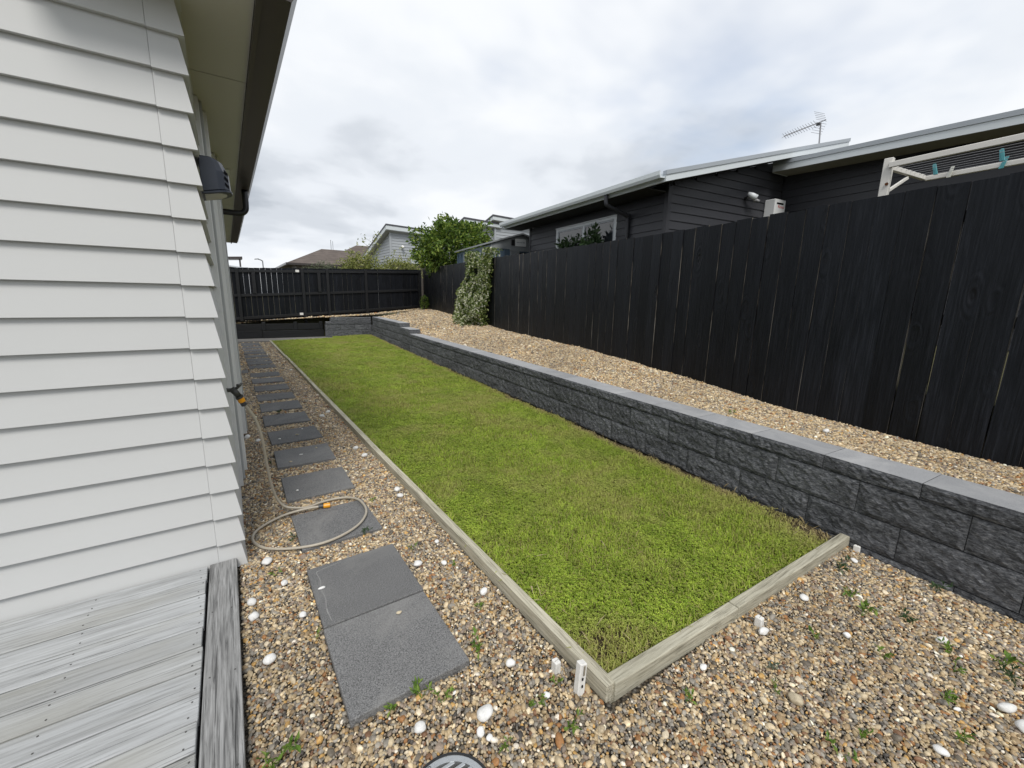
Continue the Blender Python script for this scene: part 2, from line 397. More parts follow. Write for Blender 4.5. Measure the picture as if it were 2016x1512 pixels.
# ------------------------------------------------------------------ mesh helpers
def tag(o, label=None, cat=None, group=None, kind=None):
    if label: o['label'] = label
    if cat: o['category'] = cat
    if group: o['group'] = group
    if kind: o['kind'] = kind
    return o
def thing(name, loc, label, cat, group=None, rz=0.0):
    e = bpy.data.objects.new(name, None)
    e.empty_display_size = 0.1
    e.location = loc; e.rotation_euler = (0, 0, rz)
    COL.objects.link(e)
    return tag(e, label, cat, group)
def link(name, me, parent=None, local=False):
    o = bpy.data.objects.new(name, me); COL.objects.link(o)
    if parent is not None: attach(o, parent, local)
    return o
def attach(o, parent, local=False):
    o.parent = parent
    if not local:
        root = parent
        m = Matrix.Identity(4)
        chain = []
        while root is not None: chain.append(root); root = root.parent
        for p in reversed(chain):
            m = m @ p.matrix_parent_inverse @ Matrix.LocRotScale(p.location, p.rotation_euler, p.scale)
        o.matrix_parent_inverse = m.inverted()
class MB:
    def __init__(s): s.v, s.f, s.mi = [], [], []
    def add(s, vs, fs, m=0):
        b = len(s.v); s.v += [tuple(v) for v in vs]
        for f in fs: s.f.append(tuple(b+i for i in f)); s.mi.append(m)
        return s
    def box(s, a, b, m=0):
        x0, y0, z0 = a; x1, y1, z1 = b
        return s.hexa([(x0, y0, z0), (x1, y0, z0), (x1, y1, z0), (x0, y1, z0), (x0, y0, z1), (x1, y0, z1), (x1, y1, z1), (x0, y1, z1)], m)
    def hexa(s, p, m=0):
        return s.add(p, [(0, 3, 2, 1), (4, 5, 6, 7), (0, 1, 5, 4), (1, 2, 6, 5), (2, 3, 7, 6), (3, 0, 4, 7)], m)
    def obox(s, c, ax, ay, az, m=0):
        """box from centre and three half-axis vectors"""
        c, ax, ay, az = map(Vector, (c, ax, ay, az))
        q = [c+sx*ax+sy*ay+sz*az for sz in (-1, 1) for sx, sy in ((-1, -1), (1, -1), (1, 1), (-1, 1))]
        return s.hexa(q, m)
    def prism(s, poly, axis, a, b, m=0):
        """extrude a 2-D polygon between a and b along axis (0: poly=(y,z), 1: poly=(x,z), 2: poly=(x,y))"""
        def P(p, t): return {0: (t, p[0], p[1]), 1: (p[0], t, p[1]), 2: (p[0], p[1], t)}[axis]
        n = len(poly)
        vs = [P(p, a) for p in poly]+[P(p, b) for p in poly]
        fs = [tuple(range(n-1, -1, -1)), tuple(range(n, 2*n))]+[(i, (i+1) % n, n+(i+1) % n, n+i) for i in range(n)]
        return s.add(vs, fs, m)
    def tube(s, pts, r, seg=8, m=0, cap=True):
        pts = [Vector(p) for p in pts]; n = len(pts)
        rr = r if hasattr(r, '__len__') else [r]*n
        t0 = (pts[1]-pts[0]).normalized()
        ref = Vector((0, 0, 1)) if abs(t0.z) < 0.9 else Vector((1, 0, 0))
        nrm = t0.cross(ref).normalized()
        vs = []
        for i, p in enumerate(pts):
            t = (pts[min(i+1, n-1)]-pts[max(i-1, 0)]).normalized()
            nrm = (nrm-t*nrm.dot(t)).normalized(); bn = t.cross(nrm)
            for k in range(seg):
                a = 2*math.pi*k/seg
                vs.append(p+(nrm*math.cos(a)+bn*math.sin(a))*rr[i])
        fs = [(i*seg+k, i*seg+(k+1) % seg, (i+1)*seg+(k+1) % seg, (i+1)*seg+k) for i in range(n-1) for k in range(seg)]
        if cap: fs += [tuple(range(seg-1, -1, -1)), tuple((n-1)*seg+k for k in range(seg))]
        return s.add(vs, fs, m)
    def mesh(s, name, mats, smooth=False, bevel=0.0, bseg=1):
        me = bpy.data.meshes.new(name)
        me.from_pydata(s.v, [], s.f)
        mats = mats if isinstance(mats, (list, tuple)) else [mats]
        for m in mats: me.materials.append(M[m] if isinstance(m, str) else m)
        me.polygons.foreach_set('material_index', s.mi)
        bm = bmesh.new(); bm.from_mesh(me)
        bmesh.ops.recalc_face_normals(bm, faces=bm.faces)
        if bevel:
            bmesh.ops.bevel(bm, geom=[e for e in bm.edges if e.is_manifold and e.calc_face_angle(0) > 0.5], offset=bevel, segments=bseg, affect='EDGES', profile=0.5, clamp_overlap=True)
        bm.to_mesh(me); bm.free()
        if smooth: me.polygons.foreach_set('use_smooth', [True]*len(me.polygons))
        me.update()
        return me
    def build(s, name, mats, parent=None, local=False, smooth=False, bevel=0.0, bseg=1):
        return link(name, s.mesh(name, mats, smooth, bevel, bseg), parent, local)
def smooth_path(pts, n=6):
    P = [Vector(p) for p in pts]; out = []
    for i in range(len(P)-1):
        a, b, c, d = P[max(i-1, 0)], P[i], P[i+1], P[min(i+2, len(P)-1)]
        for k in range(n):
            t = k/n
            out.append(0.5*((2*b)+(c-a)*t+(2*a-5*b+4*c-d)*t*t+(3*b-a-3*c+d)*t**3))
    return out+[P[-1]]
def interp(x, xs, ys): return float(np.interp(x, xs, ys))
def fbm(x, y, z=0.0, o=4): return noise.fractal(Vector((x, y, z)), 1.0, 2.0, o)
def vnoise(p, seed, scale):
    """cheap value noise on an (n,2) array, 0..1"""
    q = p*scale; i = np.floor(q).astype(int); f = q-i; f = f*f*(3-2*f)
    def h(a, b):
        v = np.sin(a*127.1+b*311.7+seed*74.7)*43758.5453
        return v-np.floor(v)
    a, b, c, d = h(i[:, 0], i[:, 1]), h(i[:, 0]+1, i[:, 1]), h(i[:, 0], i[:, 1]+1), h(i[:, 0]+1, i[:, 1]+1)
    return (a*(1-f[:, 0])+b*f[:, 0])*(1-f[:, 1])+(c*(1-f[:, 0])+d*f[:, 0])*f[:, 1]
def grid_mesh(name, xs_fn, ys, nx, zf, mat, parent=None):
    """sheet over rows y with x running between xs_fn(y)"""
    vs, fs = [], []
    for y in ys:
        a, b = xs_fn(y)
        for i in range(nx+1):
            x = a+(b-a)*i/nx
            vs.append((x, y, zf(x, y)))
    for j in range(len(ys)-1):
        for i in range(nx):
            k = j*(nx+1)+i
            fs.append((k, k+1, k+nx+2, k+nx+1))
    return MB().add(vs, fs).build(name, mat, parent, smooth=True)
def leaves(pts, nrm, size, seed, aspect=0.45, fold=0.25, droop=0.3):
    """numpy leaf cloud: a folded diamond per point; returns verts, faces"""
    r = np.random.default_rng(seed); n = len(pts)
    pts = np.asarray(pts, float)
    d = r.normal(size=(n, 3)); d += np.asarray(nrm)*0.9; d[:, 2] -= droop
    d /= np.linalg.norm(d, axis=1)[:, None]
    u = r.normal(size=(n, 3))+np.array([0, 0, 1.2]); s = np.cross(d, u); s /= np.linalg.norm(s, axis=1)[:, None]
    up = np.cross(s, d)
    L = (size*(0.65+0.7*r.random(n)))[:, None] if not hasattr(size, '__len__') else (np.asarray(size))[:, None]
    a = pts; b = pts+d*L; m = pts+d*L*0.5
    l = m+s*L*aspect*0.5+up*L*fold*0.3; q = m-s*L*aspect*0.5+up*L*fold*0.3
    V = np.stack([a, l, b, q], 1).reshape(-1, 3)
    k = np.arange(n)*4
    F = np.concatenate([np.stack([k, k+1, k+2], 1), np.stack([k, k+2, k+3], 1)])
    return V, F
def np_mesh(name, V, F, mat, parent=None, smooth=False):
    me = bpy.data.meshes.new(name)
    me.from_pydata(V.tolist(), [], F.tolist())
    me.materials.append(M[mat])
    return link(name, me, parent)
def text_mesh(name, s, size, mat, mtx, depth=0.0008):
    cu = bpy.data.curves.new(name, 'FONT'); cu.body = s; cu.size = size; cu.extrude = depth
    cu.align_x = 'CENTER'; cu.align_y = 'CENTER'
    ob = bpy.data.objects.new(name, cu)
    COL.objects.link(ob)
    bpy.context.view_layer.update()
    me = bpy.data.meshes.new_from_object(ob.evaluated_get(bpy.context.evaluated_depsgraph_get()))
    bpy.data.objects.remove(ob); bpy.data.curves.remove(cu)
    me.transform(mtx); me.materials.clear(); me.materials.append(M[mat])
    return me

def scatter(name, P, rot, scl, idx, col, variants, mat, smooth=True):
    """one object whose points carry instances of a few small shapes (geometry nodes)"""
    coll = bpy.data.collections.new(name+'_shapes')
    for i, me in enumerate(variants):
        o = bpy.data.objects.new('%s_shape_%02d' % (name, i), me); coll.objects.link(o)
    me = bpy.data.meshes.new(name); me.from_pydata(P.tolist(), [], [])
    for nm, typ, arr, key in (('rot', 'FLOAT_VECTOR', rot, 'vector'), ('scl', 'FLOAT_VECTOR', scl, 'vector')):
        a = me.attributes.new(nm, typ, 'POINT'); a.data.foreach_set(key, np.ascontiguousarray(arr, dtype=np.float32).ravel())
    a = me.attributes.new('idx', 'INT', 'POINT'); a.data.foreach_set('value', idx.astype(np.int32))
    a = me.attributes.new('col', 'FLOAT_COLOR', 'POINT')
    a.data.foreach_set('color', np.concatenate([col, np.ones((len(col), 1))], 1).astype(np.float32).ravel())
    me.materials.append(M[mat])
    o = link(name, me)
    g = bpy.data.node_groups.new(name+'_nodes', 'GeometryNodeTree')
    g.interface.new_socket('Geometry', in_out='INPUT', socket_type='NodeSocketGeometry')
    g.interface.new_socket('Geometry', in_out='OUTPUT', socket_type='NodeSocketGeometry')
    N = g.nodes.new
    gi, go = N('NodeGroupInput'), N('NodeGroupOutput')
    ci = N('GeometryNodeCollectionInfo'); ci.inputs['Collection'].default_value = coll
    ci.inputs['Separate Children'].default_value = True; ci.inputs['Reset Children'].default_value = True
    ip = N('GeometryNodeInstanceOnPoints'); ip.inputs['Pick Instance'].default_value = True
    def na(nm, t):
        n = N('GeometryNodeInputNamedAttribute'); n.data_type = t; n.inputs['Name'].default_value = nm
        return n.outputs['Attribute']
    e2r = N('FunctionNodeEulerToRotation')
    g.links.new(na('rot', 'FLOAT_VECTOR'), e2r.inputs[0])
    g.links.new(gi.outputs[0], ip.inputs['Points']); g.links.new(ci.outputs[0], ip.inputs['Instance'])
    g.links.new(na('idx', 'INT'), ip.inputs['Instance Index'])
    g.links.new(e2r.outputs[0], ip.inputs['Rotation']); g.links.new(na('scl', 'FLOAT_VECTOR'), ip.inputs['Scale'])
    g.links.new(ip.outputs[0], go.inputs[0])
    md = o.modifiers.new('scatter', 'NODES'); md.node_group = g
    return o

# ------------------------------------------------------------------ layout lines (metres; x to the right, y along the lawn, z up)
def x_wall(y): return 3.26+0.08*y               # front face of the block wall
def x_fence(y): return 4.2+0.165*y              # garden side of the right fence
FB_Y = [-3, 0.27, 0.83, 1.79, 3.09, 5.18, 8.56, 14.56, 18]
FB_Z = [0.54, 0.548, 0.552, 0.558, 0.649, 0.749, 0.80, 1.036, 1.11]
FT_Y = [-3, 0.66, 2.35, 3.74, 5.8, 9.38, 17.4, 18]
FT_Z = [2.44, 2.445, 2.449, 2.462, 2.508, 2.602, 2.741, 2.75]
def wall_top(y): return interp(y, [-5, 11.1, 11.7, 12.2, 12.9, 18], [0.565, 0.565, 0.66, 0.68, 0.79, 0.80])
def bed_z(x, y):
    a, b = x_wall(y)+0.29, x_fence(y)
    t = min(1, max(0, (x-a)/(b-a))); s = t*t*(3-2*t)*0.6+t*0.4
    return wall_top(y)-0.012+(interp(y, FB_Y, FB_Z)+0.02-wall_top(y))*s+0.012*fbm(x*2.2, y*2.2)
def lawn_z(x, y):
    return 0.026+0.05*min(1, max(0, (y-7)/9))*min(1, max(0, (x-1.1)/3))+0.012*fbm(x*1.3, y*1.3, 5)
FAR_Y = 17.6

# ------------------------------------------------------------------ setting
MB().add([(-400, -400, -0.03), (400, -400, -0.03), (400, 400, -0.03), (-400, 400, -0.03)], [(0, 1, 2, 3)]).build('ground', 'ground')['kind'] = 'structure'
o = grid_mesh('gravel_path_bed', lambda y: (-0.12, 3.6 if y < 0.92 else 1.14), [-1.2, -0.4, 0.2, 0.6, 0.90, 0.93, 2, 4, 8, 12, 16.4], 12, lambda x, y: -0.006, 'gravel_base')
o['kind'] = 'structure'
ys = list(np.arange(-1.6, 16.9, 0.25))
o = grid_mesh('raised_gravel_bed', lambda y: (x_wall(y)+0.2, x_fence(y)+0.03), ys, 10, lambda x, y: bed_z(x, y)-0.008, 'gravel_base')
o['kind'] = 'structure'
def far_bed_z(x, y): return interp(x, [-1, 0.2, 3.1, 4.7, 7.1], [0.56, 0.59, 0.78, 0.86, 1.09])
o = grid_mesh('far_gravel_bed', lambda y: (-2.0 if y > 17.2 else 3.0, x_fence(y)), [16.86, 17.15, 17.3, 17.7], 12, far_bed_z, 'gravel_base')
o['kind'] = 'structure'
o = grid_mesh('lawn_ground', lambda y: (1.145, x_wall(y)+0.02), list(np.arange(0.955, 16.9, 0.2)), 16, lambda x, y: lawn_z(x, y)-0.004, 'lawn_soil')
o['kind'] = 'structure'
MB().box((-0.6, 16.25, -0.05), (3.18, 17.2, 0.055)).build('concrete_path', 'pad', bevel=0.01)['kind'] = 'structure'
# neighbours' land lies higher
nb = MB()
nb.add([(x_fence(-8)+0.06, -8, 0.9), (60, -8, 0.9), (60, FAR_Y+0.1, 1.0), (x_fence(FAR_Y)+0.06, FAR_Y+0.1, 1.0),
        (x_fence(-8)+0.06, -8, -0.02), (x_fence(FAR_Y)+0.06, FAR_Y+0.1, -0.02)], [(0, 1, 2, 3), (0, 3, 5, 4)])
nb.build('neighbour_ground', 'ground')['kind'] = 'structure'
MB().add([(-60, FAR_Y+0.1, 0.56), (60, FAR_Y+0.1, 1.0), (60, 120, 1.4), (-60, 120, 1.0), (-60, FAR_Y+0.1, -0.02), (60, FAR_Y+0.1, -0.02)],
         [(0, 1, 2, 3), (0, 4, 5, 1)]).build('far_ground', 'ground')['kind'] = 'structure'

# ------------------------------------------------------------------ our house
YW, XW, T = 2.788, -0.084, 0.033        # wall planes and board lip
PIT = 0.1635
SOF = 2.95
Y_END = 14.0
house = thing('house', (XW, YW, 0), 'pale grey weatherboard house with dark gutter on the left', 'house')
c = MB().box((-6, YW+0.02, 0.0), (XW-0.02, Y_END, SOF+0.2)); c.build('wall', 'siding', house)
for k in range(19):
    z0 = 0.005+PIT*k; z1 = z0+PIT+0.012
    if z0 > 3.0: break
    # gable boards run along x: wedge profile in (y,z)
    g = MB(); g.prism([(YW-T, z0), (YW, z0), (YW, z1), (YW-0.006, z1)], 0, -5.2, XW-0.1008)
    g.build('weatherboard', 'siding', house, bevel=0.0015)
    s = MB(); s.prism([(XW+T, z0), (XW, z0), (XW, z1), (XW+0.006, z1)], 1, YW+0.06, Y_END)
    s.build('side_weatherboard', 'siding', house, bevel=0.0015)
    # folded corner cap over each board end
    e = 0.006; a, b = T+e, 0.006+e
    zz = z1-0.010; z0c = z0-0.005
    q = MB()
    q.add([(XW-0.10, YW-a, z0c), (XW+a, YW-a, z0c), (XW+a, YW+0.10, z0c), (XW+b, YW+0.10, zz), (XW+b, YW-b, zz), (XW-0.10, YW-b, zz),
           (XW-0.10, YW, z0c), (XW, YW, z0c), (XW, YW+0.10, z0c), (XW, YW+0.10, zz), (XW, YW, zz), (XW-0.10, YW, zz)],
          [(0, 1, 4, 5), (1, 2, 3, 4), (0, 6, 7, 1), (1, 7, 8, 2), (5, 4, 10, 11), (4, 3, 9, 10), (0, 5, 11, 6), (2, 8, 9, 3)])
    q.build('corner_cap', 'siding', house)
# vertical facings of the side openings: a tall window then a door, each a stack of proud strips
for y0, y1, x1, z0 in ((3.95, 4.03, -0.030, 0.02), (4.045, 4.10, -0.012, 0.045), (4.24, 4.30, 0.010, 0.05), (4.33, 4.36, -0.002, 0.05),
                       (5.38, 5.46, 0.046, 0.06), (5.475, 5.53, 0.058, 0.06), (6.9, 6.98, 0.062, 0.06)):
    MB().box((XW-0.01, y0, z0), (x1, y1, SOF-0.004)).build('facing_board', 'gh_soffit' if 4.04 < y0 < 4.05 or 5.47 < y0 < 5.48 or 4.3 < y0 < 4.35 else 'trim_white', house, bevel=0.004)
for y0, y1, x1 in ((4.104, 4.236, -0.03), (5.535, 6.895, 0.02)):
    MB().box((XW-0.01, y0, 0.06), (x1, y1, SOF-0.008)).build('window_panel', 'trim_white', house, bevel=0.003)
soff = MB().box((-0.6, 2.5, SOF), (0.246, Y_END+0.3, SOF+0.02)).build('soffit', 'soffit', house)
for yy in (3.55, 5.95, 8.35, 10.75):
    MB().box((XW+0.02, yy-0.004, SOF-0.0035), (0.244, yy+0.004, SOF-0.001)).build('soffit_joint', 'soffit', soff)
MB().box((0.07, 5.98, SOF-0.008), (0.17, 6.2, SOF-0.002)).build('soffit_vent', 'trim_white', soff)
MB().box((0.248, 2.5, SOF-0.022), (0.272, Y_END+0.3, SOF+0.16)).build('fascia', 'gutter_dark', house)
g = MB()   # gutter: flat bottom, lipped front
g.prism([(0.274, SOF+0.002), (0.392, SOF-0.004), (0.425, SOF+0.045), (0.432, SOF+0.13), (0.446, SOF+0.135), (0.446, SOF+0.15), (0.424, SOF+0.15), (0.414, SOF+0.05), (0.386, SOF+0.008), (0.274, SOF+0.014)], 1, 2.5, Y_END+0.28)
gut = g.build('gutter', 'gutter_dark', house)
MB().prism([(0.432, SOF+0.128), (0.452, SOF+0.132), (0.452, SOF+0.153), (0.432, SOF+0.153)], 1, 2.5, Y_END+0.282).build('gutter_lip_highlight', 'nb_flash', gut)  # pale strip paints the highlight along the dark gutter's lip
rf = MB()
rf.add([(0.40, 2.5, SOF+0.17), (0.40, Y_END+0.3, SOF+0.17), (-6, Y_END+0.3, SOF+2.4), (-6, 2.5, SOF+2.4), (0.40, 2.5, SOF+0.2), (0.40, Y_END+0.3, SOF+0.2), (-6, Y_END+0.3, SOF+2.43), (-6, 2.5, SOF+2.43)],
       [(0, 3, 2, 1), (4, 5, 6, 7), (0, 1, 5, 4), (1, 2, 6, 5), (2, 3, 7, 6), (3, 0, 4, 7)])
rf.build('roof', 'roof_dark', house)
MB().tube(smooth_path([(0.34, 7.0, SOF+0.0), (0.34, 7.0, SOF-0.18), (0.325, 7.0, SOF-0.26), (0.26, 7.0, SOF-0.30), (0.10, 7.0, SOF-0.30), (0.05, 7.0, SOF-0.31), (0.03, 7.0, SOF-0.38), (0.03, 7.0, 0.02)], 4), 0.038, 10).build('downpipe', 'black_plastic', house, smooth=True)

# wall lamp by the corner
lamp = thing('wall_lamp', (-0.05, 2.95, 2.12), 'dark navy bulkhead wall lamp high on the house corner', 'lamp')
lx, ly, lz = -0.052, 2.90, 2.128
plan = [(0.0, 0.0), (0.075, 0.0), (0.105, 0.018), (0.128, 0.06), (0.134, 0.11), (0.128, 0.16), (0.105, 0.20), (0.075, 0.22), (0.0, 0.22)]
def lamp_ring(z, k, dz):      # plan outline at a height, front drawn in by k, tilted up outwards by dz
    return [(lx+u*k, ly+v, z+dz*u/0.134) for u, v in plan]
n9 = len(plan)
def loft(rings):
    vs = [p for r_ in rings for p in r_]; fs = [tuple(range(n9-1, -1, -1)), tuple(range((len(rings)-1)*n9, len(rings)*n9))]
    for q in range(len(rings)-1):
        for k_ in range(n9): fs.append((q*n9+k_, q*n9+(k_+1) % n9, (q+1)*n9+(k_+1) % n9, (q+1)*n9+k_))
    return MB().add(vs, fs)
loft([lamp_ring(lz, 1.0, 0.03), lamp_ring(lz+0.115, 0.97, 0.0), lamp_ring(lz+0.165, 0.80, 0.0), lamp_ring(lz+0.178, 0.62, 0.0)]).build('housing', 'lamp_navy', lamp, bevel=0.003)
loft([lamp_ring(lz-0.013, 1.05, 0.03), lamp_ring(lz-0.001, 1.05, 0.03)]).build('rim', 'lamp_navy', lamp, bevel=0.002)
g9 = [(lx+0.012+u*0.76, ly+0.02+v*0.82, lz-0.016+0.03*(u*0.76+0.012)/0.134) for u, v in plan]
MB().add(g9+[(a_, b_, c_+0.002) for a_, b_, c_ in g9], [tuple(range(n9-1, -1, -1)), tuple(range(n9, 2*n9))]+[(k_, (k_+1) % n9, n9+(k_+1) % n9, n9+k_) for k_ in range(n9)]).build('glass', 'glass_frost', lamp)
for i in range(3):
    zz = lz+0.05+0.032*i
    for (u0, v0), (u1, v1) in (((0.105, 0.018), (0.128, 0.06)),):
        a_, b_ = Vector((lx+u0*0.985, ly+v0, zz)), Vector((lx+u1*0.985, ly+v1, zz))
        d_ = (b_-a_)/2; o_ = Vector((d_.y, -d_.x, 0)).normalized()*0.002
        MB().obox((a_+b_)/2+o_, d_*0.7+Vector((0, 0, -0.006)), o_*0.4, (0, 0, 0.0075)).build('vent_slot', 'opening_shadow', lamp)

# ------------------------------------------------------------------ deck
deck = thing('deck', (-0.1, 2.7, 0), 'weathered grey timber deck against the house wall, lower left', 'deck')
scr_me = MB().tube([(0, 0, -0.001), (0, 0, 0.0012)], 0.0035, 8).mesh('screw', 'screw')
yb = YW-T-0.008
k = 0
while yb > 0.1:
    w = 0.125+0.004*random.random()
    z1 = 0.060+random.uniform(-0.0015, 0.0015)
    p = MB().box((-2.6, yb-w, z1-0.032), (-0.2385+random.uniform(-0.004, 0.002), yb, z1)).build('plank', 'deck', deck, bevel=0.0025)
    for xx in (-0.262, -0.70, -1.15, -1.6):
        for fy in (0.22, 0.78):
            s = link('screw', scr_me, None)
            s.location = (xx+random.uniform(-0.012, 0.012), yb-w*fy+random.uniform(-0.006, 0.006), z1)
            loc = s.location.copy(); s.parent = p
            m = p.parent.matrix_basis.inverted() if False else None
            s.matrix_parent_inverse = Matrix.Identity(4)
            s.location = loc
    yb -= w+0.0075; k += 1
eb = MB().box((-0.2275, 0.1, 0.026), (-0.098, YW-T-0.004, 0.062)).build('edge_board', 'deck_edge', deck, bevel=0.004, bseg=2)
for yy in np.arange(0.5, 2.75, 0.45):
    for xx in (-0.205, -0.122):
        s = link('screw', scr_me, eb, True); s.location = (xx+random.uniform(-0.006, 0.006), yy+random.uniform(-0.02, 0.02), 0.062)
MB().box((-0.118, 0.1, -0.03), (-0.1015, YW-T-0.006, 0.0245)).build('skirt_board', 'deck_edge', deck)
MB().box((-2.6, 0.1, -0.02), (-0.13, YW-T-0.01, 0.018)).build('under_deck_shade', 'deck_gap_shade', deck)  # solid dark sheet, the shade below the plank gaps put in as colour

# ------------------------------------------------------------------ stepping pavers
PAV = [(0.232, 1.395, 0.53), (0.236, 1.938, 0.522), (0.240, 2.695, 0.505), (0.240, 3.452, 0.50), (0.245, 4.20, 0.50), (0.248, 4.955, 0.50), (0.238, 5.72, 0.49),
       (0.246, 6.45, 0.49), (0.244, 7.17, 0.48), (0.246, 7.91, 0.47), (0.244, 8.64, 0.49), (0.243, 9.35, 0.49), (0.262, 10.42, 0.49), (0.256, 11.02, 0.49), (0.250, 11.62, 0.49),
       (0.246, 12.3, 0.49), (0.25, 13.0, 0.49), (0.25, 13.7, 0.49), (0.25, 14.4, 0.49), (0.25, 15.1, 0.49), (0.25, 15.7, 0.45)]
ORD = ['nearest', 'second', 'third', 'fourth', 'fifth', 'sixth', 'seventh', 'eighth', 'ninth', 'tenth', 'eleventh', 'twelfth', 'thirteenth', 'fourteenth', 'fifteenth', 'sixteenth', 'seventeenth', 'eighteenth', 'nineteenth', 'twentieth', 'farthest']
EXTRA = {0: 'large nearest grey paver, bottom of the path, touching another paver', 1: 'second grey paver of the path, butted against the nearest one',
         2: 'third grey paver of the path with the hose looped across it', 3: 'fourth grey paver of the path, just beyond the hose loop', 20: 'farthest grey paver of the path, by the concrete strip'}
PAVBOX = []
for i, (x, y, l) in enumerate(PAV):
    w = 0.508
    z1 = 0.026+0.004*math.sin(i*2.1)
    if i == 0: z1 = 0.034
    o = MB().box((-w/2, -l/2, -0.045), (w/2, l/2, 0)).build('paver', 'paver', bevel=0.006, bseg=2)
    o.location = (x+w/2, y+l/2, z1)
    o.rotation_euler = (rad(random.uniform(-.3, .3)), rad(random.uniform(-.4, .4)), rad(random.uniform(-1.2, 1.2)) if i > 1 else 0)
    tag(o, EXTRA.get(i, '%s grey square paver counting from the deck along the path' % ORD[i]), 'paver', 'stepping pavers along the house')
    PAVBOX.append((x, y, x+w, y+l))
    if i == 1:
        rb_ = MB(); pts_ = [(-0.07, 0.235), (-0.19, 0.215), (-0.212, 0.195), (-0.205, 0.12), (-0.214, 0.04), (-0.208, -0.05), (-0.218, -0.14), (-0.212, -0.235)]
        pp = [Vector((a_, b_, 0.0012)) for a_, b_ in pts_]; pp = smooth_path(pp, 4); vs = []
        for q_, P_ in enumerate(pp):
            w_ = 0.0025+0.0045*abs(fbm(q_*0.9, 3.0))
            t_ = (pp[min(q_+1, len(pp)-1)]-pp[max(q_-1, 0)]).normalized(); n_ = Vector((-t_.y, t_.x, 0))
            vs += [P_+n_*w_, P_-n_*w_*0.7]
        rb_.add(vs, [(2*q_, 2*q_+1, 2*q_+3, 2*q_+2) for q_ in range(len(pp)-1)]).build('chalky_stain', 'chalk', o, True)
o = MB().box((-0.06, -0.22, -0.04), (0.06, 0.22, 0)).build('paver', 'paver', bevel=0.006); o.location = (0.17, 10.15, 0.02)
tag(o, 'narrow grey paver strip beside the house wall, left of the path', 'paver'); PAVBOX.append((0.11, 9.93, 0.23, 10.37))

# ------------------------------------------------------------------ lawn edging
edg = thing('timber_edging', (1.1, 0.95, 0), 'long weathered timber edging between the gravel path and the lawn', 'edging')
for a, b, xo in ((0.945, 4.452, 0.0), (4.458, 8.2, -0.004), (8.206, 12.0, -0.008), (12.006, 16.24, -0.03)):
    p = MB(); x0 = 1.103+xo
    w2 = 0.0
    p.hexa([(x0+0.02 if a < 1 else x0, a, -0.03), (x0+0.052+(0.02 if a < 1 else 0), a, -0.03), (x0+0.052-0.008, b, -0.03), (x0-0.008, b, -0.03),
            (x0+0.02 if a < 1 else x0, a, 0.072), (x0+0.052+(0.02 if a < 1 else 0), a, 0.072), (x0+0.052-0.008, b, 0.072), (x0-0.008, b, 0.072)])
    p.build('plank', 'edging', edg, bevel=0.004, bseg=2)
fe = thing('timber_edging', (2.2, 0.9, 0), 'short weathered timber edging across the near end of the lawn', 'edging')
for (xa, ya), (xb, yb_) in (((1.163, 0.934), (2.02, 0.895)), ((2.023, 0.895), (3.335, 0.848))):
    p = MB(); t = 0.056
    p.hexa([(xa, ya, -0.03), (xb, yb_, -0.03), (xb+0.002, yb_+t, -0.03), (xa+0.002, ya+t, -0.03), (xa, ya, 0.075), (xb, yb_, 0.072), (xb+0.002, yb_+t, 0.072), (xa+0.002, ya+t, 0.075)])
    p.build('plank', 'edging_x', fe, bevel=0.005, bseg=2)
PEGS = [((1.043, 1.165), 0.034, 0.06, 0.032, 0.0, 'square white peg top beside the lawn corner stake'),
        ((1.068, 1.035), 0.030, 0.155, 0.042, 0.05, 'tall split white stake at the near lawn corner'),
        ((2.075, 0.815), 0.036, 0.055, 0.036, 0.0, 'white painted peg midway along the front edging'),
        ((3.30, 0.795), 0.036, 0.045, 0.03, 0.0, 'white painted peg where front edging meets the block wall')]
for (x, y), hw, h, d, lean, lab in PEGS:
    r = thing('wooden_peg', (x, y, 0), lab, 'peg', 'white pegs along the timber edging')
    q = MB(); dd = d/2; hh = hw/2
    if h > 0.1:
        q.hexa([(x-dd-0.012, y-hh, -0.02), (x+dd-0.018, y-hh-0.005, -0.02), (x+dd-0.018, y+hh, -0.02), (x-dd-0.012, y+hh, -0.02),
                (x-dd, y-hh, h), (x+dd-0.005, y-hh, h-0.012), (x+dd-0.005, y+hh, h-0.012), (x-dd, y+hh, h)])
        q.build('stake', 'white_paint', r, bevel=0.004)
        MB().obox((x-0.004, y-hh-0.0035, h-0.035), (0.004, 0, 0), (0, 0.001, 0), (0.001, 0, 0.022)).build('split', 'bark', r)
        for zz in (0.05, 0.085): MB().obox((x-0.012, y-hh-0.0045, zz), (0.0035, 0, 0), (0, 0.001, 0), (0, 0, 0.006)).build('nail_hole', 'opening_shadow', r)
    else:
        q.hexa([(x-dd, y-hh, -0.03), (x+dd, y-hh, -0.03), (x+dd, y+hh, -0.03), (x-dd, y+hh, -0.03),
                (x-dd, y-hh, h), (x+dd, y-hh+0.003, h-0.006), (x+dd, y+hh, h-0.004), (x-dd, y+hh, h)])
        q.build('stake', 'white_paint', r, bevel=0.005, bseg=2)
        MB().obox((x, y, h-0.0028), (0.012, 0.002, -0.002), (0.0006, 0.001, 0), (0, 0, 0.0008)).build('split', 'bark', r)

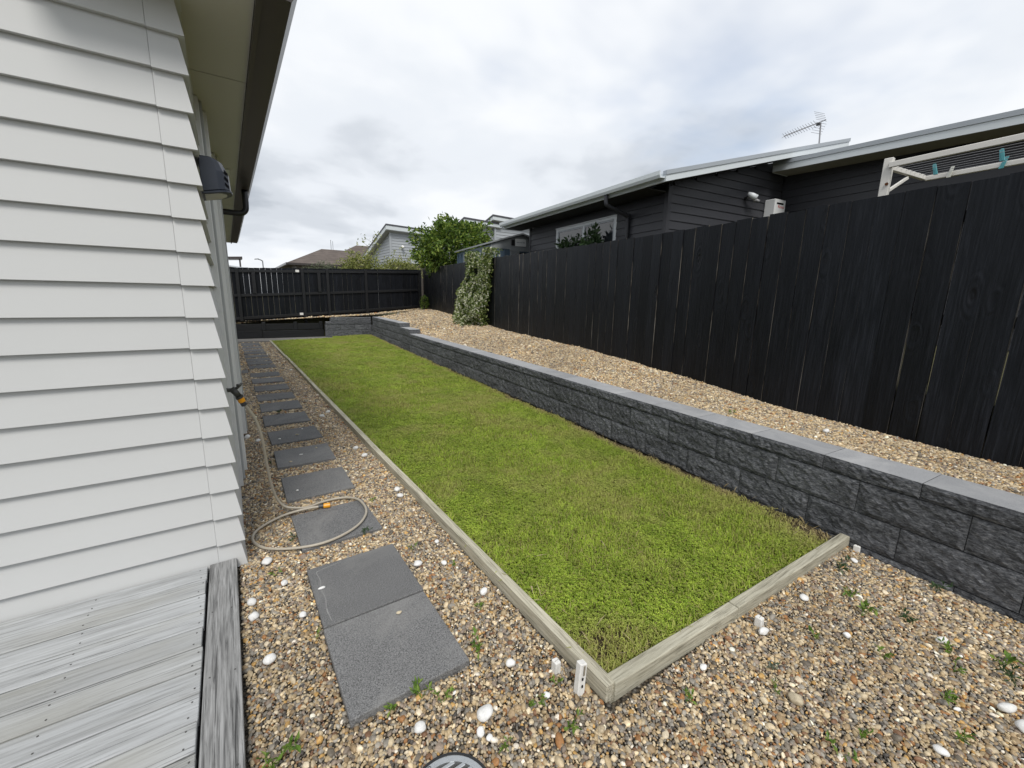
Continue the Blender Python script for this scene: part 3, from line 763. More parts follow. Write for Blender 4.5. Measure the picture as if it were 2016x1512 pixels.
# ------------------------------------------------------------------ retaining wall of split-face blocks
WANG = -math.atan(0.08)
def block_mesh(L, Hh, D, seed, cap=False):
    nx, nz = 18, 8 if Hh > 0.15 else 5
    s = MB(); vs = []; fs = []
    for j in range(nz+1):
        for i in range(nx+1):
            u, v = i/nx, j/nz
            e = min(min(u, 1-u)*L, min(v, 1-v)*Hh)
            d = 0.009*fbm(u*L*9+seed*7.7, v*Hh*14, seed*3.1, 4)+0.008*fbm(u*L*34+seed, v*Hh*34, seed*1.7, 3)
            w = min(1, e/0.02)
            vs.append((-0.008*min(1, e/0.007)-d*w+0.003, 0.0018+u*(L-0.0036), 0.001+v*(Hh-0.002)))
    for j in range(nz):
        for i in range(nx):
            k = j*(nx+1)+i; fs.append((k, k+nx+1, k+nx+2, k+1))
    s.add(vs, fs, 0)
    n0 = len(s.v)
    x1 = D
    bl, br, tl, tr = 0, nx, nz*(nx+1), nz*(nx+1)+nx
    s.v += [(x1, 0.0015, 0.0008), (x1, L-0.0015, 0.0008), (x1, 0.0015, Hh-0.0008), (x1, L-0.0015, Hh-0.0008)]
    s.f.append(tuple(range(tl, tr+1))+(n0+3, n0+2)); s.mi.append(1 if cap else 0)
    s.f.append(tuple(range(br, bl-1, -1))+(n0, n0+1)); s.mi.append(0)
    s.f.append(tuple(range(bl, tl+1, nx+1))+(n0+2, n0)); s.mi.append(0)
    s.f.append(tuple(range(tr, br-1, -(nx+1)))+(n0+1, n0+3)); s.mi.append(0)
    s.f.append((n0, n0+2, n0+3, n0+1)); s.mi.append(0)
    me = s.mesh('block', ['block', 'cap_top'])
    return me
wall = thing('retaining_wall', (x_wall(6), 6, 0), 'long charcoal split-face block retaining wall beside the lawn', 'wall')
BL = 0.5155
caps = [block_mesh(BL, 0.10, 0.30, 10+i, True) for i in range(7)]
crs = [block_mesh(BL, 0.215, 0.22, 40+i) for i in range(8)]
crsc = [block_mesh(BL, 0.215, 0.30, 60+i, True) for i in range(2)]
half = [block_mesh(BL, 0.118, 0.30, 70+i, True) for i in range(3)]
def put(me, y, z, name='block', dx=0.0, par=wall):
    o = link(name, me, par)
    o.location = (x_wall(y)+dx, y, z); o.rotation_euler = (0, 0, WANG)
    return o
PY = BL*math.cos(WANG)
ystep1 = 0.561+21*PY; ystep2 = ystep1+2*PY
y = 0.561-6*PY; i = 0
while y < 16.6-PY*0.5:
    if y < 11.2: put(caps[i % 7], y, 0.475, 'cap_block', -0.006)
    else:
        put(crsc[i % 2] if y < ystep2-0.01 else crs[(i*3+1) % 8], y, 0.475)
        # upper steps
    i += 1; y += PY
y = ystep2; i = 0
while y < 16.6-PY*0.6:
    put(half[i % 3], y, 0.691, 'cap_block', -0.006)
    i += 1; y += PY
y = 0.34-6*PY; i = 0
while y < 16.6:
    put(crs[(i*5) % 8], y, 0.2555); i += 1; y += PY
y = 0.614-6*PY; i = 0
while y < 16.6:
    put(crs[(i*3+2) % 8], y, 0.0365); i += 1; y += PY
y = 0.34-6*PY; i = 0
while y < 1.4:
    put(crs[(i*7+4) % 8], y, -0.183); i += 1; y += PY
# the return at the far end faces the camera
ret = thing('retaining_wall', (3.8, 16.8, 0), 'short charcoal block wall closing the far end of the lawn', 'wall')
def putx(me, x, z, name='block'):
    o = link(name, me, ret); o.location = (x, 16.78, z); o.rotation_euler = (0, 0, -math.pi/2)
    o.scale = (1, -1, 1) if False else (1, 1, 1)
    o.rotation_euler = (0, 0, math.pi/2)
    return o
def block_front(L, Hh, D, seed, cap=False):
    """same block, face turned to -y, running along +x"""
    me = block_mesh(L, Hh, D, seed, cap)
    me.transform(Matrix(((0, 1, 0, 0), (1, 0, 0, 0), (0, 0, 1, 0), (0, 0, 0, 1))))
    bm = bmesh.new(); bm.from_mesh(me); bmesh.ops.recalc_face_normals(bm, faces=bm.faces); bm.to_mesh(me); bm.free()
    return me
for r_, (z, h, x0, x1) in enumerate(((-0.14, 0.215, 2.96, 4.62), (0.0765, 0.215, 2.96, 4.62), (0.293, 0.215, 2.96, 4.62), (0.51, 0.11, 2.98, 4.62), (0.6215, 0.155, 3.14, 4.62))):
    x = x0 - (0.0 if r_ % 2 == 0 else 0.25)
    i = 0
    while x < x1-0.02:
        a, b = max(x, x0), min(x+BL, x1)
        if b-a > 0.03:
            o = link('block', block_front(b-a, h, 0.24, 100+r_*9+i, r_ >= 3), ret); o.location = (a, 16.80-0.012*(r_ == 3), z)
        x += BL; i += 1
# timber retaining boards left of it
tw = thing('timber_retaining_wall', (1.5, 17.2, 0), 'low black timber sleeper wall below the far fence', 'wall')
for z0, z1, xa, xb, yy in ((0.02, 0.32, 0.95, 2.945, 17.14), (0.02, 0.33, -1.6, 0.945, 17.19), (0.335, 0.56, -1.6, 2.945, 17.20)):
    MB().box((xa, yy, z0), (xb, yy+0.05, z1)).build('sleeper', 'rail', tw, bevel=0.006)
for xx in (-0.9, 1.0, 2.0, 2.86):
    MB().box((xx-0.06, 17.165 if xx > 0.9 else 17.15, 0.33), (xx+0.06, 17.198, 0.62)).build('post', 'rail', tw, bevel=0.01)

# ------------------------------------------------------------------ right boundary fence: palings
fence = thing('paling_fence', (x_fence(6), 6, 0.7), 'tall black-stained paling fence along the right boundary above the gravel', 'fence')
FANG = -math.atan(0.165)
PB = 0.1815
fd = Vector((0.165, 1, 0)).normalized(); fn = Vector((-1, 0.165, 0)).normalized()   # along, and towards the garden
s = -2.6; i = 0
base0 = Vector((4.2, 0, 0))
while True:
    gap = random.choice((0.001, 0.002, 0.004, 0.006, 0.008, 0.010))
    w = PB-gap
    y0 = s*fd.y
    if y0 > FAR_Y-0.15: break
    zt = interp(y0, FT_Y, FT_Z)+random.uniform(-0.008, 0.008); zb = interp(y0, FB_Y, FB_Z)-0.05
    off = random.uniform(-0.004, 0.004)
    twist = random.uniform(-0.003, 0.003)
    lean = random.uniform(-0.004, 0.004)
    mb = MB(); nz = 7
    th = 0.019
    rows = []
    for j in range(nz+1):
        v = j/nz; z = zb+(zt-zb)*v
        wl_ = 0.0018*fbm(i*3.3, z*2.0, 1.0); wr_ = 0.0018*fbm(i*3.3, z*2.0, 9.0)
        a = base0+fd*(s+wl_+lean*v)+fn*(off+twist*v); b = base0+fd*(s+w+wr_+lean*v)+fn*(off-twist*v)
        a2 = a-fn*th; b2 = b-fn*th
        tilt = (0.0, 0.004*random.uniform(-1, 1))[j == nz]
        rows.append([(a.x, a.y, z), (b.x, b.y, z+tilt), (b2.x, b2.y, z+tilt), (a2.x, a2.y, z)])
    vs = [p for r in rows for p in r]; fs = []; mm = []
    for j in range(nz):
        k = j*4
        for q, m_ in ((0, 0), (1, 1), (2, 0), (3, 1)):
            fs.append((k+q, k+(q+1) % 4, k+4+(q+1) % 4, k+4+q)); mm.append(m_)
    fs += [(3, 2, 1, 0), tuple(nz*4+q for q in range(4))]; mm += [0, 0]
    mb.add(vs, fs); mb.mi = mm
    mb.build('paling', ['fence', 'raw_edge'], fence)
    s += PB; i += 1
for zf in (0.12, 0.5, 0.88):
    m = MB()
    yy = list(np.arange(-2.6, FAR_Y-0.3, 1.5))+[FAR_Y-0.3]
    for a, b in zip(yy[:-1], yy[1:]):
        pa, pb = [], []
        for y_, P in ((a, pa), (b, pb)):
            z = interp(y_, FB_Y, FB_Z)+(interp(y_, FT_Y, FT_Z)-interp(y_, FB_Y, FB_Z))*zf
            for dx, dz in ((0.028, -0.04), (0.072, -0.04), (0.072, 0.04), (0.028, 0.04)): P.append((x_fence(y_)+dx, y_, z+dz))
        m.hexa([pa[0], pa[1], pb[1], pb[0], pa[3], pa[2], pb[2], pb[3]])
    m.build('rail', 'rail', fence)
for y_ in np.arange(-1.8, FAR_Y-0.2, 2.4):
    zt = interp(y_, FT_Y, FT_Z)
    MB().box((x_fence(y_)+0.078, y_-0.05, 0.2), (x_fence(y_)+0.17, y_+0.05, zt-0.02)).build('post', 'rail', fence)

# ------------------------------------------------------------------ far fence seen from the rail side
far = thing('paling_fence', (3.5, FAR_Y, 0.7), 'black-stained fence with exposed rails across the far end', 'fence')
def ft(x): return interp(x, [-1.5, 0.4, 7.1], [2.44, 2.46, 2.72])
def fb(x): return interp(x, [-1.5, 0.2, 3.1, 7.1], [0.56, 0.62, 0.80, 1.08])
x = -1.5; i = 0
while x < 7.05:
    gap = random.choice((0.003, 0.005, 0.006, 0.007)) if x < 4.2 else random.choice((0.0, 0.003, 0.005, 0.008))
    w = 0.172-gap
    xb_ = min(x+w, 7.06)
    mb = MB()
    mb.hexa([(x, FAR_Y+0.05, fb(x)-0.04), (xb_, FAR_Y+0.05, fb(x)-0.04), (xb_, FAR_Y+0.069, fb(x)-0.04), (x, FAR_Y+0.069, fb(x)-0.04)] +
            [(x, FAR_Y+0.05, ft(x)+random.uniform(0, 0.012)), (xb_, FAR_Y+0.05, ft(xb_)+random.uniform(0, 0.012)), (xb_, FAR_Y+0.069, ft(xb_)), (x, FAR_Y+0.069, ft(x))])
    mb.mi = [0, 0, 0, 1, 0, 1]
    mb.build('paling', ['fence', 'raw_edge'], far)
    x += 0.172; i += 1
PX = [-1.2, 0.38, 2.42, 3.28, 4.71, 6.98]
for zoff in ('top', 'mid', 'low'):
    for a, b in zip(PX[:-1], PX[1:]):
        def rz(x):
            return {'top': ft(x)-0.11, 'mid': (ft(x)+fb(x))/2-0.02, 'low': fb(x)+0.11}[zoff]
        xa, xb_ = a+0.052, b-0.052
        h = 0.045
        MB().hexa([(xa, FAR_Y, rz(xa)-h), (xb_, FAR_Y, rz(xb_)-h), (xb_, FAR_Y+0.048, rz(xb_)-h), (xa, FAR_Y+0.048, rz(xa)-h),
                   (xa, FAR_Y, rz(xa)+h), (xb_, FAR_Y, rz(xb_)+h), (xb_, FAR_Y+0.048, rz(xb_)+h), (xa, FAR_Y+0.048, rz(xa)+h)]).build('rail', 'rail', far, bevel=0.004)
for xx in PX:
    MB().box((xx-0.05, FAR_Y-0.04, 0.3), (xx+0.05, FAR_Y+0.048, ft(xx)-0.02)).build('post', 'rail', far, bevel=0.006)
for xx in (0.86, 2.98):
    MB().box((xx-0.055, FAR_Y-0.03, (ft(xx)+fb(xx))/2+0.03), (xx+0.055, FAR_Y+0.048, ft(xx)-0.158)).build('short_post', 'rail', far, bevel=0.005)
for xx, zz in ((2.26, ft(2.26)-0.10), (2.29, fb(2.3)+0.13)):
    MB().box((xx-0.06, FAR_Y-0.014, zz-0.04), (xx+0.06, FAR_Y-0.002, zz+0.045)).build('hinge_plate', 'white_paint', far, bevel=0.004)

# ------------------------------------------------------------------ tap and hose
tap = thing('garden_tap', (-0.04, 3.12, 0.95), 'dull brass garden tap on the house wall feeding the hose', 'tap')
MB().tube([(-0.075, 3.14, 1.0), (-0.02, 3.13, 1.0)], 0.013, 10).build('inlet', 'tap_metal', tap, smooth=True)
MB().tube([(-0.028, 3.135, 1.008), (-0.010, 3.125, 0.985), (0.006, 3.12, 0.958)], [0.020, 0.019, 0.017], 12).build('body', 'tap_metal', tap, smooth=True)
MB().tube([(-0.012, 3.13, 1.0), (0.012, 3.125, 1.022)], 0.009, 8).build('spindle', 'tap_metal', tap, smooth=True)
MB().tube([(0.004, 3.105, 1.034), (0.014, 3.128, 1.024), (0.028, 3.15, 1.034)], [0.007, 0.010, 0.007], 8).build('handle', 'tap_metal', tap, smooth=True)
MB().tube([(0.006, 3.12, 0.958), (0.012, 3.121, 0.945)], 0.0225, 12).build('collar', 'tap_metal', tap, smooth=False)
hose = thing('garden_hose', (0.3, 3.0, 0.02), 'beige garden hose hanging from the tap and looping on the path', 'hose')
hp = [(0.028, 3.128, 0.90), (0.050, 3.14, 0.862), (0.085, 3.17, 0.775), (0.108, 3.20, 0.655), (0.118, 3.235, 0.53), (0.127, 3.27, 0.395), (0.140, 3.295, 0.255), (0.165, 3.31, 0.135), (0.21, 3.305, 0.058), (0.279, 3.285, 0.034),
      (0.362, 3.268, 0.026), (0.453, 3.295, 0.026), (0.555, 3.298, 0.028), (0.64, 3.264, 0.032), (0.701, 3.177, 0.040), (0.719, 3.043, 0.040), (0.698, 2.92, 0.040), (0.632, 2.81, 0.040), (0.542, 2.737, 0.040),
      (0.435, 2.695, 0.038), (0.332, 2.688, 0.036), (0.229, 2.722, 0.03), (0.131, 2.778, 0.024), (0.051, 2.844, 0.022), (0.001, 2.936, 0.022), (-0.008, 3.027, 0.022), (0.023, 3.108, 0.022), (0.091, 3.171, 0.024),
      (0.192, 3.222, 0.028), (0.294, 3.225, 0.036), (0.376, 3.215, 0.040), (0.43, 3.204, 0.040)]
MB().tube(smooth_path(hp, 5), 0.0088, 10).build('hose_pipe', 'hose', hose, smooth=True)
def ring(a, b, r, mat, nm, seg=14): MB().tube([a, b], r, seg).build(nm, mat, hose, bevel=0.002)
ring((0.012, 3.121, 0.946), (0.021, 3.124, 0.918), 0.0205, 'yellow', 'tap_connector')
ring((0.021, 3.124, 0.918), (0.030, 3.129, 0.893), 0.0165, 'connector_grey', 'tap_connector_nut')
ring((0.425, 3.205, 0.041), (0.458, 3.197, 0.041), 0.0165, 'connector_grey', 'end_connector_nut')
ring((0.458, 3.197, 0.041), (0.503, 3.186, 0.041), 0.0185, 'yellow', 'end_connector')

# ------------------------------------------------------------------ drain cover
DX, DY, DR = 0.444, 0.970, 0.142
dc = thing('drain_cover', (DX, DY, 0), 'round slotted metal drain cover in the gravel, bottom edge', 'drain cover')
def annulus(r0, r1, z0, z1, n=48):
    s = MB(); vs = []; fs = []
    for k in range(n):
        a = 2*math.pi*k/n; c_, s_ = math.cos(a), math.sin(a)
        vs += [(DX+r0*c_, DY+r0*s_, z1), (DX+r1*c_, DY+r1*s_, z1), (DX+r1*c_, DY+r1*s_, z0), (DX+r0*c_, DY+r0*s_, z0)]
    for k in range(n):
        a, b = 4*k, 4*((k+1) % n)
        for q in range(4): fs.append((a+q, a+(q+1) % 4, b+(q+1) % 4, b+q))
    return s.add(vs, fs)
annulus(DR-0.008, DR, -0.03, 0.020).build('outer_rim', 'black_plastic', dc)
annulus(DR-0.029, DR-0.0085, -0.01, 0.018).build('plate_rim', 'cover_metal', dc, smooth=False)
annulus(0.0, DR-0.009, -0.04, -0.03).build('pit', 'opening_shadow', dc)
for j in range(-4, 5):
    yy = j*0.0245; L_ = math.sqrt(max(0, (DR-0.027)**2-yy*yy))
    MB().box((DX-L_, DY+yy-0.0062, -0.01), (DX+L_, DY+yy+0.0062, 0.0165)).build('bar', 'cover_metal', dc, bevel=0.002)
MB().box((DX-0.011, DY-0.10, -0.012), (DX+0.011, DY+0.10, 0.0155)).build('cross_bar', 'cover_metal', dc)
for i, ch in enumerate('PIPES LTD'):
    if ch == ' ': continue
    a = rad(160-i*7.5)
    R_ = DR-0.0185
    mt = Matrix.Translation((DX+R_*math.cos(a), DY+R_*math.sin(a), 0.0186)) @ Matrix.Rotation(a-math.pi/2, 4, 'Z')
    link('letter', text_mesh('letter', ch, 0.018, 'connector_grey', mt), dc)

# ------------------------------------------------------------------ white stones on the gravel
def stone_mesh(seed, sx, sy, sz, mat):
    bm = bmesh.new(); bmesh.ops.create_icosphere(bm, subdivisions=3, radius=1.0)
    for v in bm.verts:
        p = v.co.copy()
        k = 1+0.22*noise.noise(p*1.1+Vector((seed*3.7, 0, 0)))+0.06*noise.noise(p*3.0+Vector((seed, 5, 0)))
        v.co = Vector((p.x*k*sx, p.y*k*sy, p.z*k*sz))
    me = bpy.data.meshes.new('stone'); bm.to_mesh(me); bm.free()
    me.polygons.foreach_set('use_smooth', [True]*len(me.polygons)); me.materials.append(M[mat])
    return me
ST = [(0.044, 5.379, .034, 'white stone by the house wall beside the sixth paver'), (0.138, 5.183, .028, 'white stone just left of the sixth paver'),
      (1.0, 9.943, .03, 'small white stone far along the path beside the edging'), (0.906, 5.855, .036, 'white stone right of the seventh paver near edging, left of a pair'),
      (1.015, 6.043, .03, 'white stone against the edging, right of a pair by the seventh paver'), (0.982, 4.398, .03, 'white stone between fifth paver and edging, farther of two'),
      (1.009, 4.144, .036, 'white stone beside edging joint, nearer of two by the fifth paver'), (1.030, 3.219, .034, 'white stone tight against edging, farther of a touching pair'),
      (1.015, 3.10, .030, 'white stone tight against edging, nearer of a touching pair'), (0.051, 2.69, .030, 'chunky white stone on gravel below the hose loop near deck'),
      (1.0, 2.341, .018, 'tiny white stone right of the second paver, near the edging'), (0.809, 2.187, .026, 'oval white stone beside the right edge of the second paver'),
      (0.945, 2.11, .018, 'small white stone midway between second paver and edging'), (0.116, 2.419, .020, 'small flat white stone left of the second paver'),
      (-0.045, 2.339, .026, 'white stone touching the deck edge, farther of two'), (-0.040, 2.215, .026, 'oval white stone touching the deck edge, nearer of two'),
      (0.005, 1.887, .028, 'irregular white stone left of the nearest paver by the deck'), (0.166, 2.1, .018, 'small white stone close left of the paver joint'),
      (1.02, 1.761, .024, 'oval white stone close to the edging, right of the nearest paver'), (0.679, 1.156, .034, 'largest round white stone in front of the nearest paver'),
      (0.447, 1.241, .022, 'white stone below the near paver edge, above the drain cover'), (0.63, 1.105, .018, 'small white stone below the largest round one'),
      (0.648, 1.07, .014, 'tiny white chip right of the drain cover'), (0.889, 1.294, .022, 'white stone left of the square white peg'),
      (0.931, 1.088, .015, 'small white pebble left of the lawn corner stake'), (1.596, 0.817, .017, 'small white stone in front of the front edging, left part'),
      (2.035, 0.775, .032, 'veined white stone beside the peg midway along front edging'), (2.479, 0.775, .024, 'white stone below front edging toward the block wall'),
      (3.13, 0.755, .022, 'white stone near the peg at the block wall end'), (2.36, 0.541, .018, 'small white stone amid the right gravel near tall weed'),
      (2.711, 0.274, .030, 'long white stone in the gravel, right side'), (2.451, 0.036, .036, 'elongated white stone at the right picture edge'),
      (2.389, -0.02, .034, 'white stone cut by the right picture edge, nearest the corner'), (1.998, 0.138, .022, 'round white stone low in the right corner gravel'),
      (2.278, 0.146, .014, 'tiny white pebble left of the elongated right-edge stone'), (1.773, 0.521, .028, 'cream knobbly stone amid the right gravel'),
      (1.658, 0.59, .016, 'small round white pebble left of the cream knobbly stone')]
for i, (x, y, r, lab) in enumerate(ST):
    a = (1.0, 0.72+0.25*random.random(), 0.5+0.2*random.random())
    if 'elongated' in lab or 'long' in lab: a = (1.1, 0.5, 0.5)
    o = link('white_stone' if 'cream' not in lab else 'cream_stone', stone_mesh(i, r*a[0], r*a[1], r*a[2], 'stone_white' if 'cream' not in lab else 'stone_cream'))
    o.location = (x, y, 0.014+r*0.22); o.rotation_euler = (random.uniform(-.2, .2), random.uniform(-.2, .2), random.uniform(0, 6.28))
    if 'elongated' in lab or 'long white' in lab: o.rotation_euler = (0, 0.1, rad(-28))
    tag(o, lab, 'stone', 'pale stones on the gravel')
o = link('white_stone', stone_mesh(77, .03, .022, .018, 'stone_white')); o.location = (x_wall(1.3)+0.62, 1.30, bed_z(x_wall(1.3)+0.62, 1.3)+0.02)
tag(o, 'white stone on the raised gravel against the fence', 'stone', 'pale stones on the gravel')

# ------------------------------------------------------------------ weeds
def weed(x, y, z, size, n, seed, mat, lab, tall=0.6, asp=0.38):
    r = np.random.default_rng(seed)
    root = thing('weed', (x, y, z), lab, 'weed', 'weeds growing through the gravel')
    stems = MB(); pts = []; nr = []
    ns = max(3, n//6)
    for k in range(ns):
        a = r.random()*6.283; l = size*(0.5+0.6*r.random())
        tip = Vector((x+math.cos(a)*l*0.75, y+math.sin(a)*l*0.75, z+l*tall*(0.5+0.7*r.random())))
        mid = Vector((x, y, z)).lerp(tip, 0.5)+Vector((0, 0, l*0.15))
        stems.tube([(x, y, z-0.005), mid, tip], [0.0012, 0.001, 0.0006], 4)
        for q in range(6):
            t = 0.25+0.75*r.random(); p = Vector((x, y, z)).lerp(mid, t*2) if t < 0.5 else mid.lerp(tip, t*2-1)
            pts.append(p[:]); nr.append((math.cos(a)*0.6, math.sin(a)*0.6, 0.9))
    stems.build('stem', mat, root)
    V, F = leaves(np.array(pts), np.array(nr), size*0.42, seed, asp, 0.4, -0.1)
    np_mesh('foliage', V, F, mat, root)
WE = [(2.944, .775, .07, 'leaf_dark', 'dark broad-leaved weed by the front edging, right end'), (2.733, .646, .06, 'leaf_weed', 'slim light green weed above the tallest weed, right gravel'),
      (2.596, .554, .085, 'leaf_weed', 'tallest light green weed in the right gravel'), (2.75, .401, .06, 'leaf_dark', 'dark green weed in mid right gravel near block wall'),
      (2.215, .616, .055, 'leaf_weed', 'low weed in gravel below the veined white stone'), (2.354, .406, .05, 'leaf_weed', 'small weed in centre of the right gravel'),
      (2.648, .237, .06, 'leaf_weed', 'weed just below the long white stone'), (2.529, .2, .05, 'leaf_weed', 'bright weed next to yellow pebbles, right gravel'),
      (2.767, .094, .07, 'leaf_weed', 'yellow green weed near the right picture edge'), (2.652, .033, .075, 'leaf_dark', 'dark grassy weed cut by the right picture edge'),
      (1.852, .645, .05, 'leaf_grey', 'grey green rosette weed in the gravel below the veined stone'), (1.746, .586, .04, 'leaf_weed', 'tiny weed left of the cream knobbly stone'),
      (1.816, .318, .055, 'leaf_weed', 'weed low in the right gravel, left of two'), (2.119, .122, .055, 'leaf_weed', 'weed low in the right gravel above the round white stone'),
      (2.299, .19, .055, 'leaf_weed', 'weed beside the tiny white pebble, lower right'), (1.669, .336, .055, 'leaf_weed', 'weed at the bottom picture edge, right of centre'),
      (3.2, .392, .06, 'leaf_dark', 'faint weed at the foot of the block wall'), (1.399, .767, .045, 'leaf_weed', 'bright tuft in front of the front edging'),
      (.93, .943, .06, 'leaf_weed', 'yellowish weed straight below the lawn corner'), (.9, 1.061, .04, 'leaf_weed', 'small weed right of a pair below the corner stake'),
      (.844, 1.1, .04, 'leaf_weed', 'small weed left of a pair below the corner stake'), (.674, 1.02, .04, 'leaf_weed', 'tiny weed right of the drain cover'),
      (1.0, 1.113, .04, 'leaf_weed', 'small weed beside the tall split stake'), (.82, 1.44, .065, 'leaf_weed', 'leafy weed at the right corner of the nearest paver'),
      (.50, 1.36, .06, 'leaf_weed', 'weed growing at the near edge of the nearest paver, middle'), (.40, 1.375, .05, 'leaf_weed', 'weed growing at the near edge of the nearest paver, left'),
      (.56, 1.29, .055, 'leaf_weed', 'weed between the nearest paver and the white stone below'), (-.01, 1.40, .085, 'leaf_weed', 'bushy weed against the deck at the bottom edge'),
      (.082, 2.532, .05, 'leaf_weed', 'low weed left of the second paver far corner'), (.946, 1.658, .045, 'leaf_weed', 'small weed between nearest paver and edging'),
      (.84, 2.355, .04, 'leaf_weed', 'small weed right of the second paver far corner'), (1.0, 2.061, .04, 'leaf_weed', 'thin weed against the edging beside the second paver'),
      (.2, 1.923, .035, 'leaf_weed', 'tiny weed at the left end of the paver joint'), (.617, 2.68, .06, 'leaf_dark', 'grass tuft at the near edge of the third paver'),
      (.205, 2.868, .05, 'leaf_dark', 'weed inside the hose loop left of third paver'), (.206, 4.382, .05, 'leaf_dark', 'weed at the left edge of the fifth paver'),
      (.442, 6.329, .06, 'leaf_dark', 'weed sprawling in the gap beyond the seventh paver'), (.80, 3.133, .04, 'leaf_weed', 'small weed right of the hose loop')]
for i, (x, y, s_, m_, lab) in enumerate(WE):
    weed(x, y, 0.010, s_*1.05, 16 if s_ < .06 else 26, 300+i, m_, lab, 0.75, 0.22 if 'grass' in lab else 0.42)
yb_ = 2.0; xb2 = x_wall(yb_)+0.42
weed(xb2, yb_, bed_z(xb2, yb_)+0.01, 0.06, 16, 390, 'leaf_weed', 'small weed on the raised gravel behind the wall cap')

# ------------------------------------------------------------------ jasmine on the fence
jas = thing('jasmine_vine', (x_fence(10.6), 10.6, 0.85), 'flowering white jasmine climbing over the right fence', 'vine')
r = np.random.default_rng(5)
def jas_pts(n, inset):
    out, nr = [], []
    while len(out) < n:
        z = r.uniform(0.82, 2.86); v = (z-0.82)/2.04
        ya = interp(z, [0.82, 1.2, 1.7, 2.1, 2.45, 2.86], [9.8, 9.7, 9.6, 9.6, 9.5, 9.55]); yb_ = interp(z, [0.82, 1.2, 1.7, 2.1, 2.45, 2.86], [12.2, 12.2, 12.0, 11.5, 11.4, 11.6])
        y = r.uniform(ya, yb_); t = (y-ya)/(yb_-ya)
        dep = interp(z, [0.82, 1.1, 1.7, 2.3, 2.86], [0.62, 0.62, 0.42, 0.26, 0.16])*(0.35+0.65*math.sin(math.pi*min(1, max(0, t*0.94+0.03))))*(0.75+0.5*fbm(y*1.9, z*1.9, 3))
        if fbm(y*1.5+4, z*1.6, 8, 3) < -0.45: continue
        if z > 2.0 and y > 10.6 and fbm(y*2.2, z*2.0, 2) < -0.3: continue
        d = dep*(1-inset*r.random()**1.6)
        if z > 2.66 and r.random() < 0.4: d = -r.random()*0.25
        out.append((x_fence(y)-d*0.99-0.01, y+d*0.16, z)); nr.append((-0.9, -0.5, 0.5))
    return np.array(out), np.array(nr)
P, Nn = jas_pts(9500, 0.8); V, F = leaves(P, Nn, 0.075, 6, 0.5, 0.3, 0.2)
np_mesh('foliage', V, F, 'leaf_jasmine', jas)
P, Nn = jas_pts(2200, 0.10); P[:, 0] -= 0.012
fl, ff = [], []
for p in P:
    d = Vector((-0.8, -0.55, 0.35))+Vector(r.normal(size=3)*0.45); d.normalize()
    a = d.cross(Vector((0, 0, 1))).normalized(); b = d.cross(a); c0 = Vector(p); R_ = r.uniform(0.015, 0.024); b0 = len(fl)
    fl.append(c0[:]); ph = r.random()*6
    for k in range(5):
        t1, t2 = ph+k*1.2566-0.4, ph+k*1.2566+0.4
        fl.append((c0+(a*math.cos(t1)+b*math.sin(t1))*R_+d*0.004)[:]); fl.append((c0+(a*math.cos(t2)+b*math.sin(t2))*R_+d*0.004)[:])
        ff.append((b0, b0+1+2*k, b0+2+2*k))
np_mesh('flowers', np.array(fl), np.array(ff), 'petal', jas)
st = MB()
for k in range(9):
    y0 = 10.2+0.12*k; pts = [(x_fence(y0)-0.15+0.02*k, y0, 0.78)]
    for z in (1.1, 1.5, 1.9, 2.3, 2.65): pts.append((x_fence(y0)-0.06-0.04*random.random(), 10.4+(y0-10.6)*(1-0.3*z/2.6)+random.uniform(-.15, .15)-0.25*(z-1.1), z))
    st.tube(smooth_path(pts, 3), 0.007, 5)
st.build('stems', 'twig', jas, smooth=True)

def shrub(name, loc, radii, n, leaf, mat, seed, label, cat='shrub', stem_mat='twig', rough=0.35, zmin=-0.75, aspect=0.45, spikes=0, stem_h=1.2):
    r = np.random.default_rng(seed); root = thing(name, loc, label, cat)
    d = r.normal(size=(n*2, 3)); d /= np.linalg.norm(d, axis=1)[:, None]
    d = d[d[:, 2] > zmin][:n]
    k = np.array([1+rough*fbm(v[0]*2.3+seed, v[1]*2.3, v[2]*2.3, 4) for v in d])
    rr = k*(1-0.45*r.random(len(d))**2.2)
    P = d*rr[:, None]*np.array(radii)
    N = d
    if spikes:
        ex, en = [], []
        for s_ in range(spikes):
            v = r.normal(size=3); v[2] = abs(v[2])+0.5; v /= np.linalg.norm(v)
            k_ = 1+rough*fbm(v[0]*2.3+seed, v[1]*2.3, v[2]*2.3, 4)
            for q in range(14): ex.append(v*np.array(radii)*k_*(0.9+0.22*q/14)+np.array([0, 0, 0.10*q/14])+r.normal(size=3)*0.025); en.append((v[0]*0.4, v[1]*0.4, 1.0))
        P = np.concatenate([P, np.array(ex)]); N = np.concatenate([N, np.array(en)])
    V, F = leaves(P+np.array(loc), N, leaf, seed, aspect, 0.3, 0.15)
    np_mesh('crown', V, F, mat, root)
    sm = MB()
    for s_ in range(7):
        a = s_*0.9; tip = Vector(loc)+Vector((math.cos(a)*radii[0]*0.55, math.sin(a)*radii[1]*0.55, radii[2]*(0.1+0.4*r.random())))
        b = Vector(loc)+Vector((math.cos(a)*0.08, math.sin(a)*0.08, -radii[2]*0.75-stem_h))
        sm.tube(smooth_path([b, b.lerp(tip, 0.45)+Vector((0, 0, 0.2)), tip], 4), [0.035-0.0035*q for q in range(9)], 6)
    sm.build('trunk', stem_mat, root, smooth=True)
    return root
shrub('leafy_shrub', (7.62, 15.5, 3.34), (1.50, 1.15, 1.02), 9800, 0.15, 'leaf_green', 21, 'dense bright green shrub rising behind the right fence corner', spikes=70, stem_h=1.6, rough=0.42)
